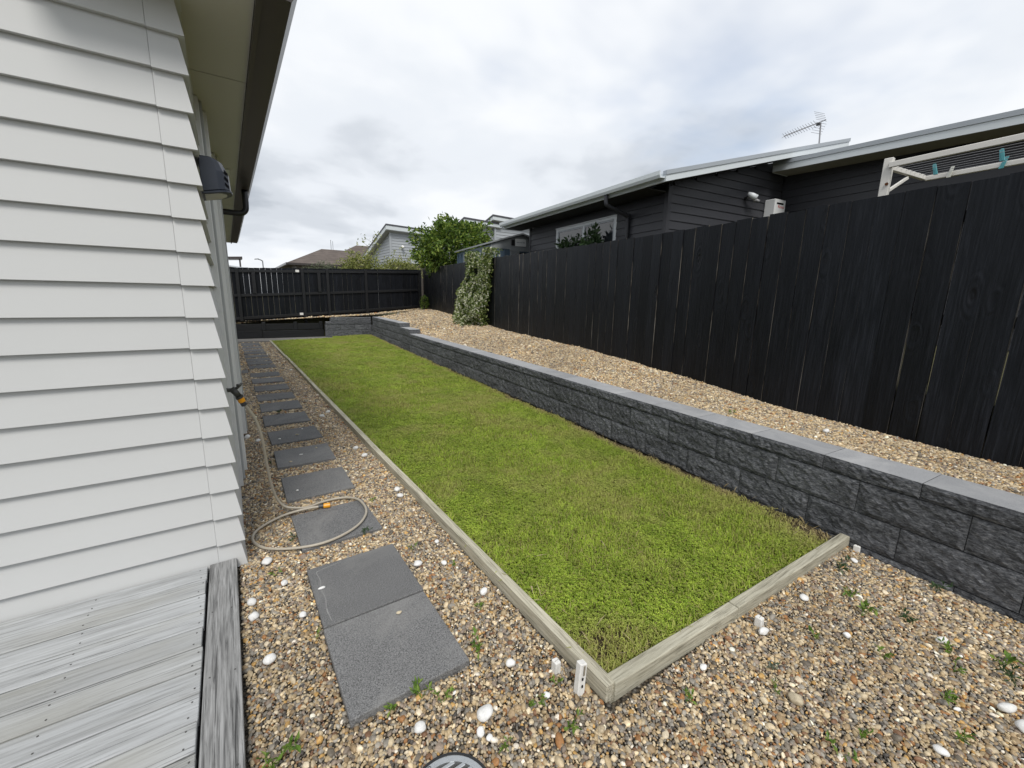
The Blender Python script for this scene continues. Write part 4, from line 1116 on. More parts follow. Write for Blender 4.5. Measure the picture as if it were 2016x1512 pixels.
shrub('leafy_shrub', (x_fence(16.6)-0.2, 16.55, 1.35), (0.16, 0.2, 0.30), 420, 0.07, 'leaf_green', 23, 'small green plant in the far corner of the raised gravel', 'plant', rough=0.3, stem_h=0.1)
shrub('round_bush', (3.55, 19.6, 2.3), (0.8, 0.7, 0.62), 2600, 0.07, 'leaf_olive', 25, 'rounded olive grey bush just over the far fence', stem_h=0.8)
shrub('garden_shrub', (5.25, 20.5, 2.80), (0.85, 0.6, 0.62), 2200, 0.12, 'leaf_pale', 27, 'yellow green shrub over the far fence, left of the tall stems', rough=0.6, stem_h=0.8)
shrub('garden_shrub', (7.1, 20.8, 2.75), (1.0, 0.6, 0.58), 2000, 0.12, 'leaf_pale', 29, 'yellow green shrub over the far fence below the grey house', rough=0.6, stem_h=0.8)
def whip(loc, hts, mat, seed, label):
    r = np.random.default_rng(seed); root = thing('young_tree', loc, label, 'tree')
    sm = MB(); pts, nr = [], []
    for (dx, dy, h) in hts:
        a = Vector(loc); b = a+Vector((dx*0.4, dy*0.4, h*0.55)); c_ = a+Vector((dx, dy, h))
        path = smooth_path([a, b, c_], 6); sm.tube(path, [0.03-0.0019*i for i in range(len(path))], 6)
        for q in range(16):
            t = 0.35+0.65*r.random(); p = path[int(t*(len(path)-1))]
            e = p+Vector((r.normal()*0.28, r.normal()*0.2, r.uniform(0.0, 0.25)))
            sm.tube([p, e], [0.007, 0.004], 4)
            for w in range(11): pts.append((e+Vector(r.normal(size=3)*0.10))[:]); nr.append((0, -0.3, 0.2))
    sm.build('trunk', 'bark', root, smooth=True)
    V, F = leaves(np.array(pts), np.array(nr), 0.13, seed, 0.4, 0.3, 0.5)
    np_mesh('crown', V, F, mat, root)
whip((5.75, 21, 1.1), [(-0.1, 0, 2.6), (0.35, 0.1, 3.35), (-0.55, 0, 2.3)], 'leaf_pale', 31, 'thin bare-stemmed young tree with sparse pale leaves, tallest over far fence')
whip((7.7, 21, 1.1), [(0.1, 0, 2.2), (-0.35, 0.1, 2.6), (0.35, 0, 2.0)], 'leaf_pale', 33, 'sparse pale-leaved young tree beside the shrub, under the grey house wall')

shrub('window_plant', (6.90, 7.95, 2.60), (0.18, 0.30, 0.30), 380, 0.12, 'leaf_dark', 41, 'dark leafy plant in front of the left window pane of the dark house', 'plant', rough=0.7, stem_h=1.3, spikes=8)
shrub('window_plant', (6.75, 7.02, 2.66), (0.18, 0.28, 0.27), 340, 0.12, 'leaf_dark', 43, 'dark leafy plant in front of the right window pane of the dark house', 'plant', rough=0.7, stem_h=1.3, spikes=8)

# ------------------------------------------------------------------ dark neighbour house (local frame: u to the right, v away, rotated with the boundary)
NA = -math.atan(0.1)
GZ = 0.95
nbh = thing('neighbour_house', (6.82, 5.19, 0), 'charcoal weatherboard neighbour house with pale fascia above the fence', 'house', rz=NA)
def nbuild(mb, name, mat, par=nbh, **k): return mb.build(name, mat, par, True, **k)
RS = 0.264                      # roof slope
def rk(u): return 3.53+RS*(u+0.57)   # underside of the rake
nbuild(MB().box((0.03, 0.03, GZ), (9, 4.8, 3.52)), 'wall', 'nb_siding')
nbuild(MB().prism([(0.03, 3.525), (9, 3.525), (9, rk(4.8)), (4.8, rk(4.8)), (0.03, rk(0.03)-0.002)], 1, 0.03, 4.8), 'gable_wall', 'nb_siding')
bp = 0.150
WIN = (1.40, 3.50, 2.05, 3.27)
k = 0
while True:
    z0 = GZ+bp*k; z1 = z0+bp+0.010
    if z0 > 4.45: break
    if z1 < 3.62:
        prof = [(-0.022, z0), (0.01, z0), (0.01, z1), (-0.004, z1)]
        if WIN[2]-bp < z0 < WIN[3]:
            nbuild(MB().prism(prof, 1, 0.055, WIN[0]-0.078), 'weatherboard', 'nb_siding'); nbuild(MB().prism(prof, 1, WIN[1]+0.078, 4.85), 'weatherboard', 'nb_siding')
        else: nbuild(MB().prism(prof, 1, 0.055, 4.85), 'weatherboard', 'nb_siding')
    ua = 0.055 if z1 < rk(0.05) else max(0.055, (z0+0.06-3.53)/RS-0.57)
    if ua < 3.3:
        nbuild(MB().prism([(-0.022, z0), (0.01, z0), (0.01, z1), (-0.004, z1)], 0, ua, 3.36), 'weatherboard', 'nb_siding')
    if z1 < 4.4:
        nbuild(MB().prism([(3.378, z0), (3.41, z0), (3.41, z1), (3.396, z1)], 1, -8.0, -0.026), 'weatherboard', 'nb_siding')
    k += 1
nbuild(MB().box((-0.034, -0.034, GZ), (0.05, 0.05, 3.62)), 'corner_board', 'nb_siding')
nbuild(MB().box((-0.026, 4.852, GZ), (0.05, 4.92, 3.53)), 'corner_board', 'nb_siding')
nbuild(MB().box((3.40, -8.0, GZ), (9, 0.03, 4.38)), 'wing_wall', 'nb_siding')
# window towards us
wv0, wv1, wz0, wz1 = WIN
win = nbuild(MB().box((-0.015, wv0-0.075, wz1), (0.02, wv1+0.075, wz1+0.055)).box((-0.015, wv0-0.075, wz0-0.05), (0.02, wv1+0.075, wz0)).box((-0.015, wv0-0.075, wz0), (0.02, wv0, wz1)).box((-0.015, wv1, wz0), (0.02, wv1+0.075, wz1)), 'window', 'alu_white')
nbuild(MB().box((-0.035, wv0-0.075, wz1+0.056), (0.02, wv1+0.075, wz1+0.075)), 'flashing', 'alu_white', win)
vm = wv0+(wv1-wv0)*0.5
nbuild(MB().box((-0.010, vm-0.03, wz0), (0.02, vm+0.03, wz1)), 'mullion', 'alu_white', win)
for a, b in ((wv0, vm-0.03), (vm+0.03, wv1)):
    fr = MB(); t = 0.035
    fr.box((-0.006, a, wz0), (0.018, a+t, wz1)).box((-0.006, b-t, wz0), (0.018, b, wz1)).box((-0.006, a+t, wz1-t), (0.018, b-t, wz1)).box((-0.006, a+t, wz0), (0.018, b-t, wz0+t))
    nbuild(fr, 'sash', 'nb_flash', win)
    nbuild(MB().box((0.004, a+t, wz0+t), (0.010, b-t, wz1-t)), 'pane', 'window_glass', win)
# roof A: rising to the right, gutter on the left eave, barge on the near end
V0, V1 = -0.43, 5.45
def slab(u0, u1, v0, v1, zf, t, name, mat):
    return nbuild(MB().hexa([(u0, v0, zf(u0)-t), (u1, v0, zf(u1)-t), (u1, v1, zf(u1)-t), (u0, v1, zf(u0)-t), (u0, v0, zf(u0)), (u1, v0, zf(u1)), (u1, v1, zf(u1)), (u0, v1, zf(u0))]), name, mat)
ra = slab(-0.56, 4.82, V0+0.02, V1, lambda u: 3.665+RS*(u+0.57), 0.03, 'roof', 'nb_flash')
slab(-0.54, 4.80, V0+0.03, 0.028, lambda u: 3.548+RS*(u+0.57), 0.015, 'rake_soffit', 'nb_soffit')
nbuild(MB().box((-0.54, 0.03, 3.525), (0.0, V1-0.02, 3.54)), 'soffit', 'nb_soffit')
nbuild(MB().prism([(-0.57, 3.53), (-0.545, 3.53), (-0.545, 3.66), (-0.57, 3.66)], 1, V0+0.004, V1), 'fascia', 'nb_fascia')
nbuild(MB().prism([(-0.573, 3.585), (-0.68, 3.575), (-0.70, 3.62), (-0.70, 3.685), (-0.685, 3.685), (-0.68, 3.63), (-0.665, 3.595), (-0.573, 3.60)], 1, V0, V1+0.02), 'gutter', 'nb_fascia')
nbuild(MB().hexa([(-0.57, V0-0.02, 3.53), (4.82, V0-0.02, 3.53+RS*5.39), (4.82, V0, 3.53+RS*5.39), (-0.57, V0, 3.53), (-0.57, V0-0.02, 3.635), (4.82, V0-0.02, 3.635+RS*5.39), (4.82, V0, 3.635+RS*5.39), (-0.57, V0, 3.635)]), 'barge_board', 'nb_fascia')
nbuild(MB().hexa([(-0.575, V0-0.035, 3.632), (4.83, V0-0.035, 3.632+RS*5.4), (4.83, V0+0.05, 3.632+RS*5.4), (-0.575, V0+0.05, 3.632), (-0.575, V0-0.035, 3.70), (4.83, V0-0.035, 3.70+RS*5.4), (4.83, V0+0.05, 3.70+RS*5.4), (-0.575, V0+0.05, 3.70)]), 'barge_flashing', 'nb_flash')
nbuild(MB().tube(smooth_path([(-0.63, 0.95, 3.58), (-0.63, 0.95, 3.44), (-0.56, 0.95, 3.38), (-0.16, 0.95, 3.28), (-0.07, 0.95, 3.22), (-0.06, 0.95, 3.1), (-0.06, 0.95, GZ)], 4), 0.04, 10), 'downpipe', 'nb_siding', smooth=True)
# wing roof C with its own pale fascia
def cz(v): return 4.43+0.052*(v+0.1)
def crun(u0, u1, za, zb, name, mat, v0=-8.0, v1=-0.08):
    return nbuild(MB().hexa([(u0, v0, cz(v0)+za), (u1, v0, cz(v0)+za), (u1, v1, cz(v1)+za), (u0, v1, cz(v1)+za), (u0, v0, cz(v0)+zb), (u1, v0, cz(v0)+zb), (u1, v1, cz(v1)+zb), (u0, v1, cz(v1)+zb)]), name, mat)
crun(2.83, 2.86, -0.19, -0.075, 'wing_fascia', 'nb_fascia')
crun(2.815, 2.90, -0.073, 0.0, 'wing_flashing', 'nb_flash')
crun(2.865, 3.42, -0.185, -0.165, 'wing_soffit', 'nb_soffit_light')
crun(2.90, 9.0, -0.05, -0.02, 'wing_roof', 'nb_flash')
nbuild(MB().box((2.862, -0.08, 4.235), (3.378, -0.06, 4.37)), 'wing_end_board', 'nb_fascia')
# fittings on the near wall
ht = thing('water_heater', (6.82, 5.19, 0), 'white wall-mounted water heater on the dark neighbour house', 'water heater', rz=NA)
hb = MB().box((2.80, -0.245, 3.10), (3.17, -0.025, 3.70)).build('case', 'heater', ht, True, bevel=0.012, bseg=2)
MB().box((2.86, -0.2485, 3.60), (3.09, -0.246, 3.635)).build('exhaust_slot', 'opening_shadow', ht, True)
mt = Matrix.Translation((3.02, -0.2462, 3.555)) @ Matrix.Rotation(math.pi/2, 4, 'X')
link('lettering', text_mesh('lettering', 'Rinnai', 0.085, 'red', mt), ht, True)
MB().box((2.7975, -0.20, 3.12), (2.7995, -0.10, 3.22)).build('side_panel', 'shed_grey', ht, True)
sl = thing('security_light', (6.82, 5.19, 0), 'small silver security spotlight on the dark house wall', 'lamp', rz=NA)
MB().tube([(2.145, -0.02, 3.66), (2.145, -0.07, 3.66)], 0.035, 12).build('base', 'black_plastic', sl, True, smooth=False)
MB().tube([(2.145, -0.07, 3.66), (2.15, -0.13, 3.70)], 0.012, 8).build('arm', 'antenna', sl, True)
MB().tube([(2.10, -0.10, 3.74), (2.15, -0.15, 3.70), (2.22, -0.21, 3.65)], [0.03, 0.055, 0.06], 12).build('head', 'alu_white', sl, True, smooth=True)
MB().tube([(2.30, -0.10, 3.60), (2.33, -0.15, 3.63), (2.36, -0.19, 3.60)], [0.02, 0.03, 0.025], 8).build('sensor', 'antenna', sl, True, smooth=True)
# antenna behind the barge
an = thing('tv_antenna', (11.6, 4.9, 5.0), 'grey television antenna on the dark house roof against the sky', 'antenna')
MB().tube([(11.62, 4.84, 4.75), (11.55, 4.87, 5.60)], 0.016, 8).build('mast', 'antenna', an)
A0, A1 = Vector((11.46, 4.74, 5.60)), Vector((11.73, 5.66, 5.60))
A1 = A0+(A1-A0)*1.06
MB().tube([A0, A1], 0.011, 6).build('boom', 'antenna', an)
bd = (A1-A0).normalized(); sd = Vector((bd.y, -bd.x, 0))
for i in range(13):
    p = A0.lerp(A1, 0.22+0.78*i/12); l = 0.095-0.002*i
    el = MB()
    for s_ in (-1, 1): el.tube([p-sd*l*s_*0.0, p+sd*l*s_+Vector((0, 0, 0.05))], 0.005, 4); el.tube([p, p+sd*l*s_+Vector((0, 0, -0.05))], 0.005, 4)
    el.build('director', 'antenna', an)
for s_ in (-1, 1):
    rf = MB()
    for i in range(5):
        q = A0.lerp(A1, 0.10)+Vector((0, 0, s_*(0.03+0.045*i)))-bd*(0.02*i)*-1.0
        rf.tube([q-sd*0.16, q+sd*0.16], 0.004, 4)
    rf.build('reflector', 'antenna', an)
MB().obox(A0.lerp(A1, 0.17)+Vector((0, 0, -0.03)), (0.02, 0, 0), (0, 0.03, 0), (0, 0, 0.025)).build('junction_box', 'black_plastic', an)

# ------------------------------------------------------------------ fold-down clothesline
cl_ = thing('clothesline', (5.33, 1.6, 0.9), 'cream folding clothesline frame standing behind the fence, upper right', 'clothesline')
def bar(a, b, w, h, nm, mat='line_frame', par=cl_):
    a, b = Vector(a), Vector(b); d = (b-a).normalized(); s_ = d.cross(Vector((0, 0, 1)))
    s_ = s_.normalized() if s_.length > 0.1 else Vector((1, 0, 0)); u = s_.cross(d)
    return MB().obox((a+b)/2, (b-a)/2, s_*w/2, u*h/2).build(nm, mat, par, bevel=0.004)
bar((5.34, 1.615, 0.9), (5.34, 1.615, 2.955), 0.05, 0.07, 'post')
bar((5.30, 1.60, 2.885), (5.00, -1.4, 2.885), 0.03, 0.05, 'back_bar')
fa, fbp = Vector((6.015, 1.50, 2.86)), Vector((5.70, -1.65, 2.86))
bar(fa, fbp, 0.03, 0.045, 'front_bar')
bar((5.37, 1.60, 2.872), (6.0, 1.51, 2.868), 0.035, 0.045, 'arm')
bar((5.36, 1.60, 2.66), (5.70, 1.555, 2.83), 0.02, 0.03, 'brace')
bar((5.03, -1.38, 0.9), (5.03, -1.38, 2.955), 0.05, 0.07, 'post')
bar((5.05, -1.40, 2.872), (5.69, -1.62, 2.868), 0.035, 0.045, 'arm')
for z in (2.885, 2.72): MB().tube([(5.306, 1.595, z), (5.30, 1.594, z)], 0.014, 8).build('bolt', 'rust', cl_)
for i in range(7):
    t = (i+0.7)/7.4
    a = Vector((5.37, 1.60, 2.880)).lerp(Vector((6.0, 1.51, 2.876)), t); b = Vector((5.05, -1.4, 2.880)).lerp(Vector((5.69, -1.62, 2.876)), t)
    m = a.lerp(b, 0.5)-Vector((0, 0, 0.012))
    MB().tube(smooth_path([a, m, b], 4), 0.0019, 5).build('cord', 'wire', cl_)
def cpeg(t, s_, mat, lab, tilt=0.0, up=0.0):
    a = Vector((5.37, 1.60, 2.880)).lerp(Vector((6.0, 1.51, 2.876)), t); b = Vector((5.05, -1.4, 2.880)).lerp(Vector((5.69, -1.62, 2.876)), t)
    p = a.lerp(b, s_)+Vector((0, 0, up-0.006))
    r_ = thing('clothes_peg', p, lab, 'clothes peg', 'pegs on the clothesline')
    for k in (-1, 1):
        MB().obox(p+Vector((0.006*k, 0.005*k, -0.008)), (0.006, 0, 0.0), (0, 0.010, 0), (0.006*k, tilt*0.03, 0.048)).build('jaw', mat, r_, bevel=0.002)
    MB().tube([p+Vector((-0.008, 0, -0.008)), p+Vector((0.008, 0, -0.008))], 0.006, 8).build('spring', 'antenna', r_)
cpeg(0.56, 0.06, 'peg_teal', 'teal clothes peg nearest the clothesline post', 0.4)
cpeg(0.97, 0.065, 'peg_white', 'white clothes peg on the front cord, second from the post', -0.3, 0.01)
cpeg(0.47, 0.205, 'peg_teal', 'teal clothes peg highest of the pair on the right', 0.3)
cpeg(0.99, 0.175, 'peg_teal', 'pale teal clothes peg hanging lowest of the pair on the right', -0.4, 0.01)
cpeg(0.84, 0.235, 'peg_white', 'cream clothes peg at the right picture edge', 0.2)

# ------------------------------------------------------------------ garden shed behind the fence
SH = -math.atan(0.13)
sh = thing('garden_shed', (6.58, 11.0, 0.95), 'small blue and grey steel garden shed behind the fence', 'shed', rz=SH)
def sb(mb, nm, mat, **k): return mb.build(nm, mat, sh, True, **k)
SW, SL, E_, R_ = 2.0, 3.1, 2.20, 2.50
sb(MB().box((0.02, 0.02, 0), (SW-0.02, SL, E_-0.02)), 'wall', 'shed_blue')
for i in range(10):
    v = 0.12+i*0.31
    sb(MB().box((-0.012, v, 0), (0.019, v+0.05, E_-0.10)), 'rib', 'shed_grey' if i % 3 == 1 else 'shed_blue')
sb(MB().prism([(0, E_-0.12), (SW, E_-0.12), (SW, E_), (SW/2, R_), (0, E_)], 1, -0.004, 0.018), 'gable', 'shed_grey')
for u in (0.0, 0.62, 1.32, SW-0.06): sb(MB().box((u, -0.012, 0), (u+0.06, 0.019, E_-0.125)), 'frame_post', 'shed_grey')
for u in (0.22, 0.42, 1.52, 1.74): sb(MB().box((u, -0.008, 0), (u+0.03, 0.019, E_-0.125)), 'rib', 'shed_blue')
sb(MB().box((0.685, 0.004, 0), (0.93, 0.0195, E_-0.14)), 'door', 'shed_grey')
sb(MB().box((0.935, -0.002, 0), (1.315, 0.0192, E_-0.2)), 'doorway', 'opening_shadow')
sb(MB().box((0.60, -0.020, E_-0.16), (1.40, -0.005, E_-0.10)), 'door_track', 'shed_grey')
sb(MB().box((0.78, -0.018, E_-0.02), (1.14, -0.006, E_+0.19)), 'sign', 'sign_white')
for u, w in ((0.82, 0.10), (0.94, 0.06), (1.02, 0.08)): sb(MB().box((u, -0.0195, E_+0.08), (u+w, -0.0182, E_+0.10)), 'sign_print', 'nb_flash')
sb(MB().box((0.64, -0.03, E_-0.01), (0.755, -0.006, E_+0.15)), 'lantern', 'black_plastic', bevel=0.008)
for s_ in (0, 1):
    u0 = -0.06 if s_ == 0 else SW+0.06; um = SW/2
    zz = lambda u: R_+0.02-(R_-E_)*abs(u-um)/um
    sb(MB().hexa([(u0, -0.06, zz(u0)), (um, -0.06, zz(um)), (um, SL+0.05, zz(um)), (u0, SL+0.05, zz(u0)), (u0, -0.06, zz(u0)+0.045), (um, -0.06, zz(um)+0.045), (um, SL+0.05, zz(um)+0.045), (u0, SL+0.05, zz(u0)+0.045)]), 'roof', 'shed_grey')

# ------------------------------------------------------------------ grey houses beyond
def grey_house(loc, w, z_top, z_sof, y_len, drop, label, seed=0, band=None, right_drop=0.03):
    x, y, _ = loc
    rt = thing('grey_house', (x, y, 1.2), label, 'house')
    ov = 0.38
    MB().box((x, y, 1.0), (x+w, y+y_len, z_sof-drop*y_len-0.05)).build('wall', 'gh_siding', rt)
    # front wall and side wall skins with lapped boards, one skin per face
    fr = MB(); sd_ = MB(); p = 0.19; z = 1.0 if band is None else band+0.08
    while z < z_sof-0.01:
        z1 = min(z+p, z_sof)
        fr.prism([(y-0.03, z), (y, z), (y, z1), (y-0.004, z1)], 0, x-0.02, x+w)
        yl = y_len if z1 < z_sof-drop*y_len else max(0.1, (z_sof-z1)/drop)
        sd_.prism([(x-0.03, z), (x, z), (x, z1), (x-0.004, z1)], 1, y-0.02, y+yl)
        z += p
    tag(fr.build('front_siding', 'gh_siding', rt), kind='stuff'); tag(sd_.build('side_siding', 'gh_siding', rt), kind='stuff')
    MB().box((x-0.06, y-0.06, 1.0), (x+0.06, y+0.06, z_sof-0.02)).build('corner_board', 'gh_siding', rt)
    if band:
        MB().box((x-0.05, y-0.07, band-0.06), (x+w, y-0.001, band+0.06)).build('flashing', 'nb_fascia', rt)
        MB().box((x-0.04, y-0.05, 1.0), (x+w, y-0.002, band-0.062)).build('lower_cladding', 'brown_clad', rt)
    def zt(xx, yy): return z_top-drop*max(0, yy-y+ov)-right_drop*(xx-x+ov)
    xa, xb, ya, yb = x-ov, x+w+ov, y-ov, y+y_len+ov
    def sl(t0, t1, nm, mat, e=0.0):
        c4 = [(xa-e, ya-e), (xb+e, ya-e), (xb+e, yb+e), (xa-e, yb+e)]
        MB().hexa([(a, b, zt(a, b)-t0) for a, b in c4]+[(a, b, zt(a, b)-t1) for a, b in c4]).build(nm, mat, rt)
    sl(0.09, 0.0, 'roof', 'gh_roof', 0.03)
    sl(z_top-z_sof, 0.093, 'eave_fascia', 'nb_fascia', 0.0)
    sl(z_top-z_sof+0.03, z_top-z_sof+0.003, 'soffit', 'gh_soffit', -0.03)
    return rt
gh = grey_house((9.95, 30.4, 0), 6.5, 6.44, 6.08, 6.0, 0.26, 'pale grey weatherboard house with skillion roof behind the far fence', band=4.0)
MB().tube([(10.75, 30.36, 5.05), (10.75, 30.2, 5.05), (10.8, 30.1, 4.95)], [0.05, 0.09, 0.08], 10).build('wall_light', 'white_paint', gh)
grey_house((12.72, 24.2, 0), 1.9, 6.32, 6.05, 4.0, 0.26, 'grey house with white fascia just left of its taller twin, behind the shrub')
grey_house((14.62, 24.0, 0), 3.8, 6.66, 6.36, 4.0, 0.26, 'taller grey house with white fascia between shrub and dark house')

# brown tiled house
bh = thing('brown_house', (8.5, 45, 1.2), 'low house with brown tiled hip roof beyond the far fence', 'house')
MB().box((5.6, 44, 1.0), (17, 52, 4.35)).build('wall', 'bh_wall', bh)
x0, x1, y0, y1, ze = 4.75, 18, 43.2, 53, 4.34
MB().add([(x0, y0, ze), (x1, y0, ze), (x1, y1, ze), (x0, y1, ze), (8.25, 46.2, 6.0), (13, 46.2, 6.0)],
         [(0, 1, 5, 4), (0, 4, 3), (1, 2, 5), (3, 4, 5, 2), (0, 3, 2, 1)]).build('roof', 'tiles', bh)
MB().add([(9.4, 45.5, 5.3), (18, 45.5, 5.3), (18, 55, 5.3), (9.4, 55, 5.3), (11.9, 47.5, 6.75), (16, 47.5, 6.75)],
         [(0, 1, 5, 4), (0, 4, 3), (1, 2, 5), (3, 4, 5, 2), (0, 3, 2, 1)]).build('upper_roof', 'tiles', bh)
MB().box((x0-0.02, y0-0.06, ze-0.16), (x1, y0-0.001, ze+0.02)).build('gutter', 'gutter_dark', bh)
MB().box((x0-0.06, y0-0.06, ze-0.16), (x0-0.001, y1, ze+0.02)).build('gutter', 'gutter_dark', bh)
bw = MB().box((8.0, 43.93, 3.2), (10.2, 43.99, 4.15)).build('window', 'nb_siding', bh)
for a in (8.08, 9.15): MB().box((a, 43.90, 3.28), (a+0.97, 43.925, 4.07)).build('pane', 'window_glass', bw)
MB().tube([(9.2, 46.5, 5.9), (9.2, 46.5, 6.95)], 0.025, 6).build('roof_pole', 'lamp_grey', bh)
MB().tube([(9.38, 46.5, 5.9), (9.38, 46.5, 6.85)], 0.02, 6).build('roof_pole', 'lamp_grey', bh)
# pale roofed house at far left
lh = thing('pale_roofed_house', (-2, 40, 1.2), 'pale metal roofed house glimpsed beside the gutter end', 'house')
MB().box((-8, 40.5, 1.0), (0.9, 48, 3.35)).build('wall', 'bh_wall', lh)
MB().add([(-9, 39.8, 4.9), (-9, 48, 4.9), (2.0, 48, 3.5), (2.0, 39.8, 3.5), (-9, 39.8, 4.8), (-9, 48, 4.8), (2.0, 48, 3.4), (2.0, 39.8, 3.4)],
         [(0, 1, 2, 3), (7, 6, 5, 4), (0, 3, 7, 4), (3, 2, 6, 7), (2, 1, 5, 6), (1, 0, 4, 5)]).build('roof', 'white_roof', lh)
MB().hexa([(-1.0, 43, 4.25), (1.45, 43, 4.42), (1.45, 44.5, 4.42), (-1.0, 44.5, 4.25), (-1.0, 43, 4.45), (1.45, 43, 4.62), (1.45, 44.5, 4.62), (-1.0, 44.5, 4.45)]).build('upper_roof', 'gutter_dark', lh)
MB().box((1.2, 43.2, 3.2), (1.32, 43.4, 4.42)).build('post', 'gutter_dark', lh)
# street lamp
slp = thing('street_lamp', (4.05, 60, 1.2), 'distant grey street lamp above the far fence', 'street lamp')
MB().tube(smooth_path([(4.05, 60, 1.0), (4.05, 60, 5.0), (4.0, 60, 5.45), (3.6, 60, 5.62)], 4), 0.06, 8).build('pole', 'lamp_grey', slp, smooth=True)
MB().obox((3.45, 60, 5.62), (0.22, 0, 0.03), (0, 0.1, 0), (0, 0, 0.05)).build('head', 'lamp_grey', slp, bevel=0.02)

# ------------------------------------------------------------------ gravel (tens of thousands of pebbles)
def pebble_mesh(seed):
    bm = bmesh.new(); bmesh.ops.create_icosphere(bm, subdivisions=2, radius=1.0)
    ax = (1.0, 0.66+0.25*random.random(), 0.48+0.2*random.random())
    for v in bm.verts:
        p = v.co.copy(); k = 1+0.26*noise.noise(p*1.0+Vector((seed*5.1, 2, 0)))+0.08*noise.noise(p*2.6+Vector((0, seed*2.2, 0)))
        v.co = Vector((p.x*ax[0], p.y*ax[1], p.z*ax[2]))*k
    me = bpy.data.meshes.new('pebble'); bm.to_mesh(me); bm.free()
    me.polygons.foreach_set('use_smooth', [True]*len(me.polygons)); me.materials.append(M['pebble'])
    return me
PEB = [pebble_mesh(i) for i in range(10)]
PALETTE = np.array([(0.27, 0.205, 0.125), (0.38, 0.305, 0.19), (0.50, 0.425, 0.295), (0.60, 0.54, 0.42), (0.135, 0.12, 0.098), (0.185, 0.175, 0.155), (0.25, 0.24, 0.215), (0.062, 0.058, 0.055),
                    (0.28, 0.145, 0.06), (0.42, 0.27, 0.10), (0.16, 0.09, 0.052), (0.70, 0.67, 0.60), (0.24, 0.20, 0.165), (0.44, 0.38, 0.27)])
PW = {'front': np.array([14, 14, 9, 2.5, 8, 9, 11, 4, 3, 2.6, 3, 1.0, 11, 11.]), 'bed': np.array([15, 19, 14, 4, 4, 5, 7, 1.5, 3, 2.6, 2, 1.0, 9, 17.])}
def hexpts(x0, x1, y0, y1, s):
    nx, ny = int((x1-x0)/s)+1, int((y1-y0)/(s*0.866))+1
    gx, gy = np.meshgrid(np.arange(nx), np.arange(ny))
    x = x0+(gx+0.5*(gy % 2))*s; y = y0+gy*s*0.866
    p = np.stack([x.ravel(), y.ravel()], 1)
    return p+rng.uniform(-0.36*s, 0.36*s, p.shape)
def pebbles(P2, zf, s, pal):
    n = len(P2)
    sz = s*np.exp(rng.normal(0.0, 0.30, n))*0.66
    big = rng.random(n) < 0.018; sz[big] *= 1.5
    z = zf(P2)+sz*0.12+rng.random(n)*s*0.26
    P = np.concatenate([P2, z[:, None]], 1)
    rot = np.stack([rng.normal(0, 0.45, n), rng.normal(0, 0.45, n), rng.random(n)*6.283], 1)
    scl = sz[:, None]*rng.uniform(0.85, 1.15, (n, 3))
    w = PW[pal]/PW[pal].sum()
    c = PALETTE[rng.choice(len(PALETTE), n, p=w)]*np.exp(rng.normal(0, 0.15, (n, 1)))*(0.86+0.28*vnoise(P2, 3, 1.7)[:, None])
    return P, rot, scl, rng.integers(0, len(PEB), n), np.clip(c*np.array([1.10, 1.04, 0.97]), 0.01, 0.85)
def not_on_pavers(p):
    k = np.ones(len(p), bool)
    for a, b, c_, d in PAVBOX: k &= ~((p[:, 0] > a-0.001) & (p[:, 0] < c_+0.001) & (p[:, 1] > b-0.001) & (p[:, 1] < d+0.001))
    k &= np.hypot(p[:, 0]-DX, p[:, 1]-DY) > DR+0.004
    return k
sets = []
flat = lambda p: np.zeros(len(p))
for y0, y1, s in ((-0.9, 0.9, 0.0116),):
    p = hexpts(-0.09, 3.45, y0, y1, s); p = p[(p[:, 0] < 3.24+0.08*p[:, 1]) & not_on_pavers(p) & ((p[:, 1] < 0.945-0.037*(p[:, 0]-1.13)) | (p[:, 0] < 1.10))]
    p = p[(p[:, 1] > 1.45-0.72*p[:, 0]-0.5)]
    sets.append(pebbles(p, flat, s, 'front'))
for y0, y1, s in ((0.9, 3.2, 0.0118), (3.2, 6.0, 0.0142), (6.0, 10, 0.019), (10, 16.3, 0.026)):
    p = hexpts(-0.085, 1.098, y0, y1, s); p = p[not_on_pavers(p) & (p[:, 1] > 0.45)]
    sets.append(pebbles(p, flat, s, 'front'))
G = [np.concatenate(a) for a in zip(*sets)]
tag(scatter('gravel', *G, PEB, 'pebble'), 'mixed brown, cream and grey pebble gravel on the path and foreground', 'gravel', kind='stuff')
sets = []
bz = lambda p: np.array([bed_z(a, b) for a, b in p])
for y0, y1, s in ((-0.6, 3.0, 0.0128), (3.0, 6.0, 0.0165), (6.0, 10.0, 0.022), (10.0, 16.8, 0.029)):
    p = hexpts(3.3, 7.2, y0, y1, s); p = p[(p[:, 0] > 3.26+0.08*p[:, 1]+0.292) & (p[:, 0] < 4.2+0.165*p[:, 1]-0.004)]
    sets.append(pebbles(p, bz, s, 'bed'))
p = hexpts(-0.5, 7.0, 16.95, 17.6, 0.036); p = p[(p[:, 0] > 3.0) | (p[:, 1] > 17.28)]
sets.append(pebbles(p, lambda q: np.array([far_bed_z(a, b) for a, b in q]), 0.036, 'bed'))
G = [np.concatenate(a) for a in zip(*sets)]
tag(scatter('gravel', *G, PEB, 'pebble'), 'pale tan pebble gravel on the raised bed below the fence', 'gravel', kind='stuff')
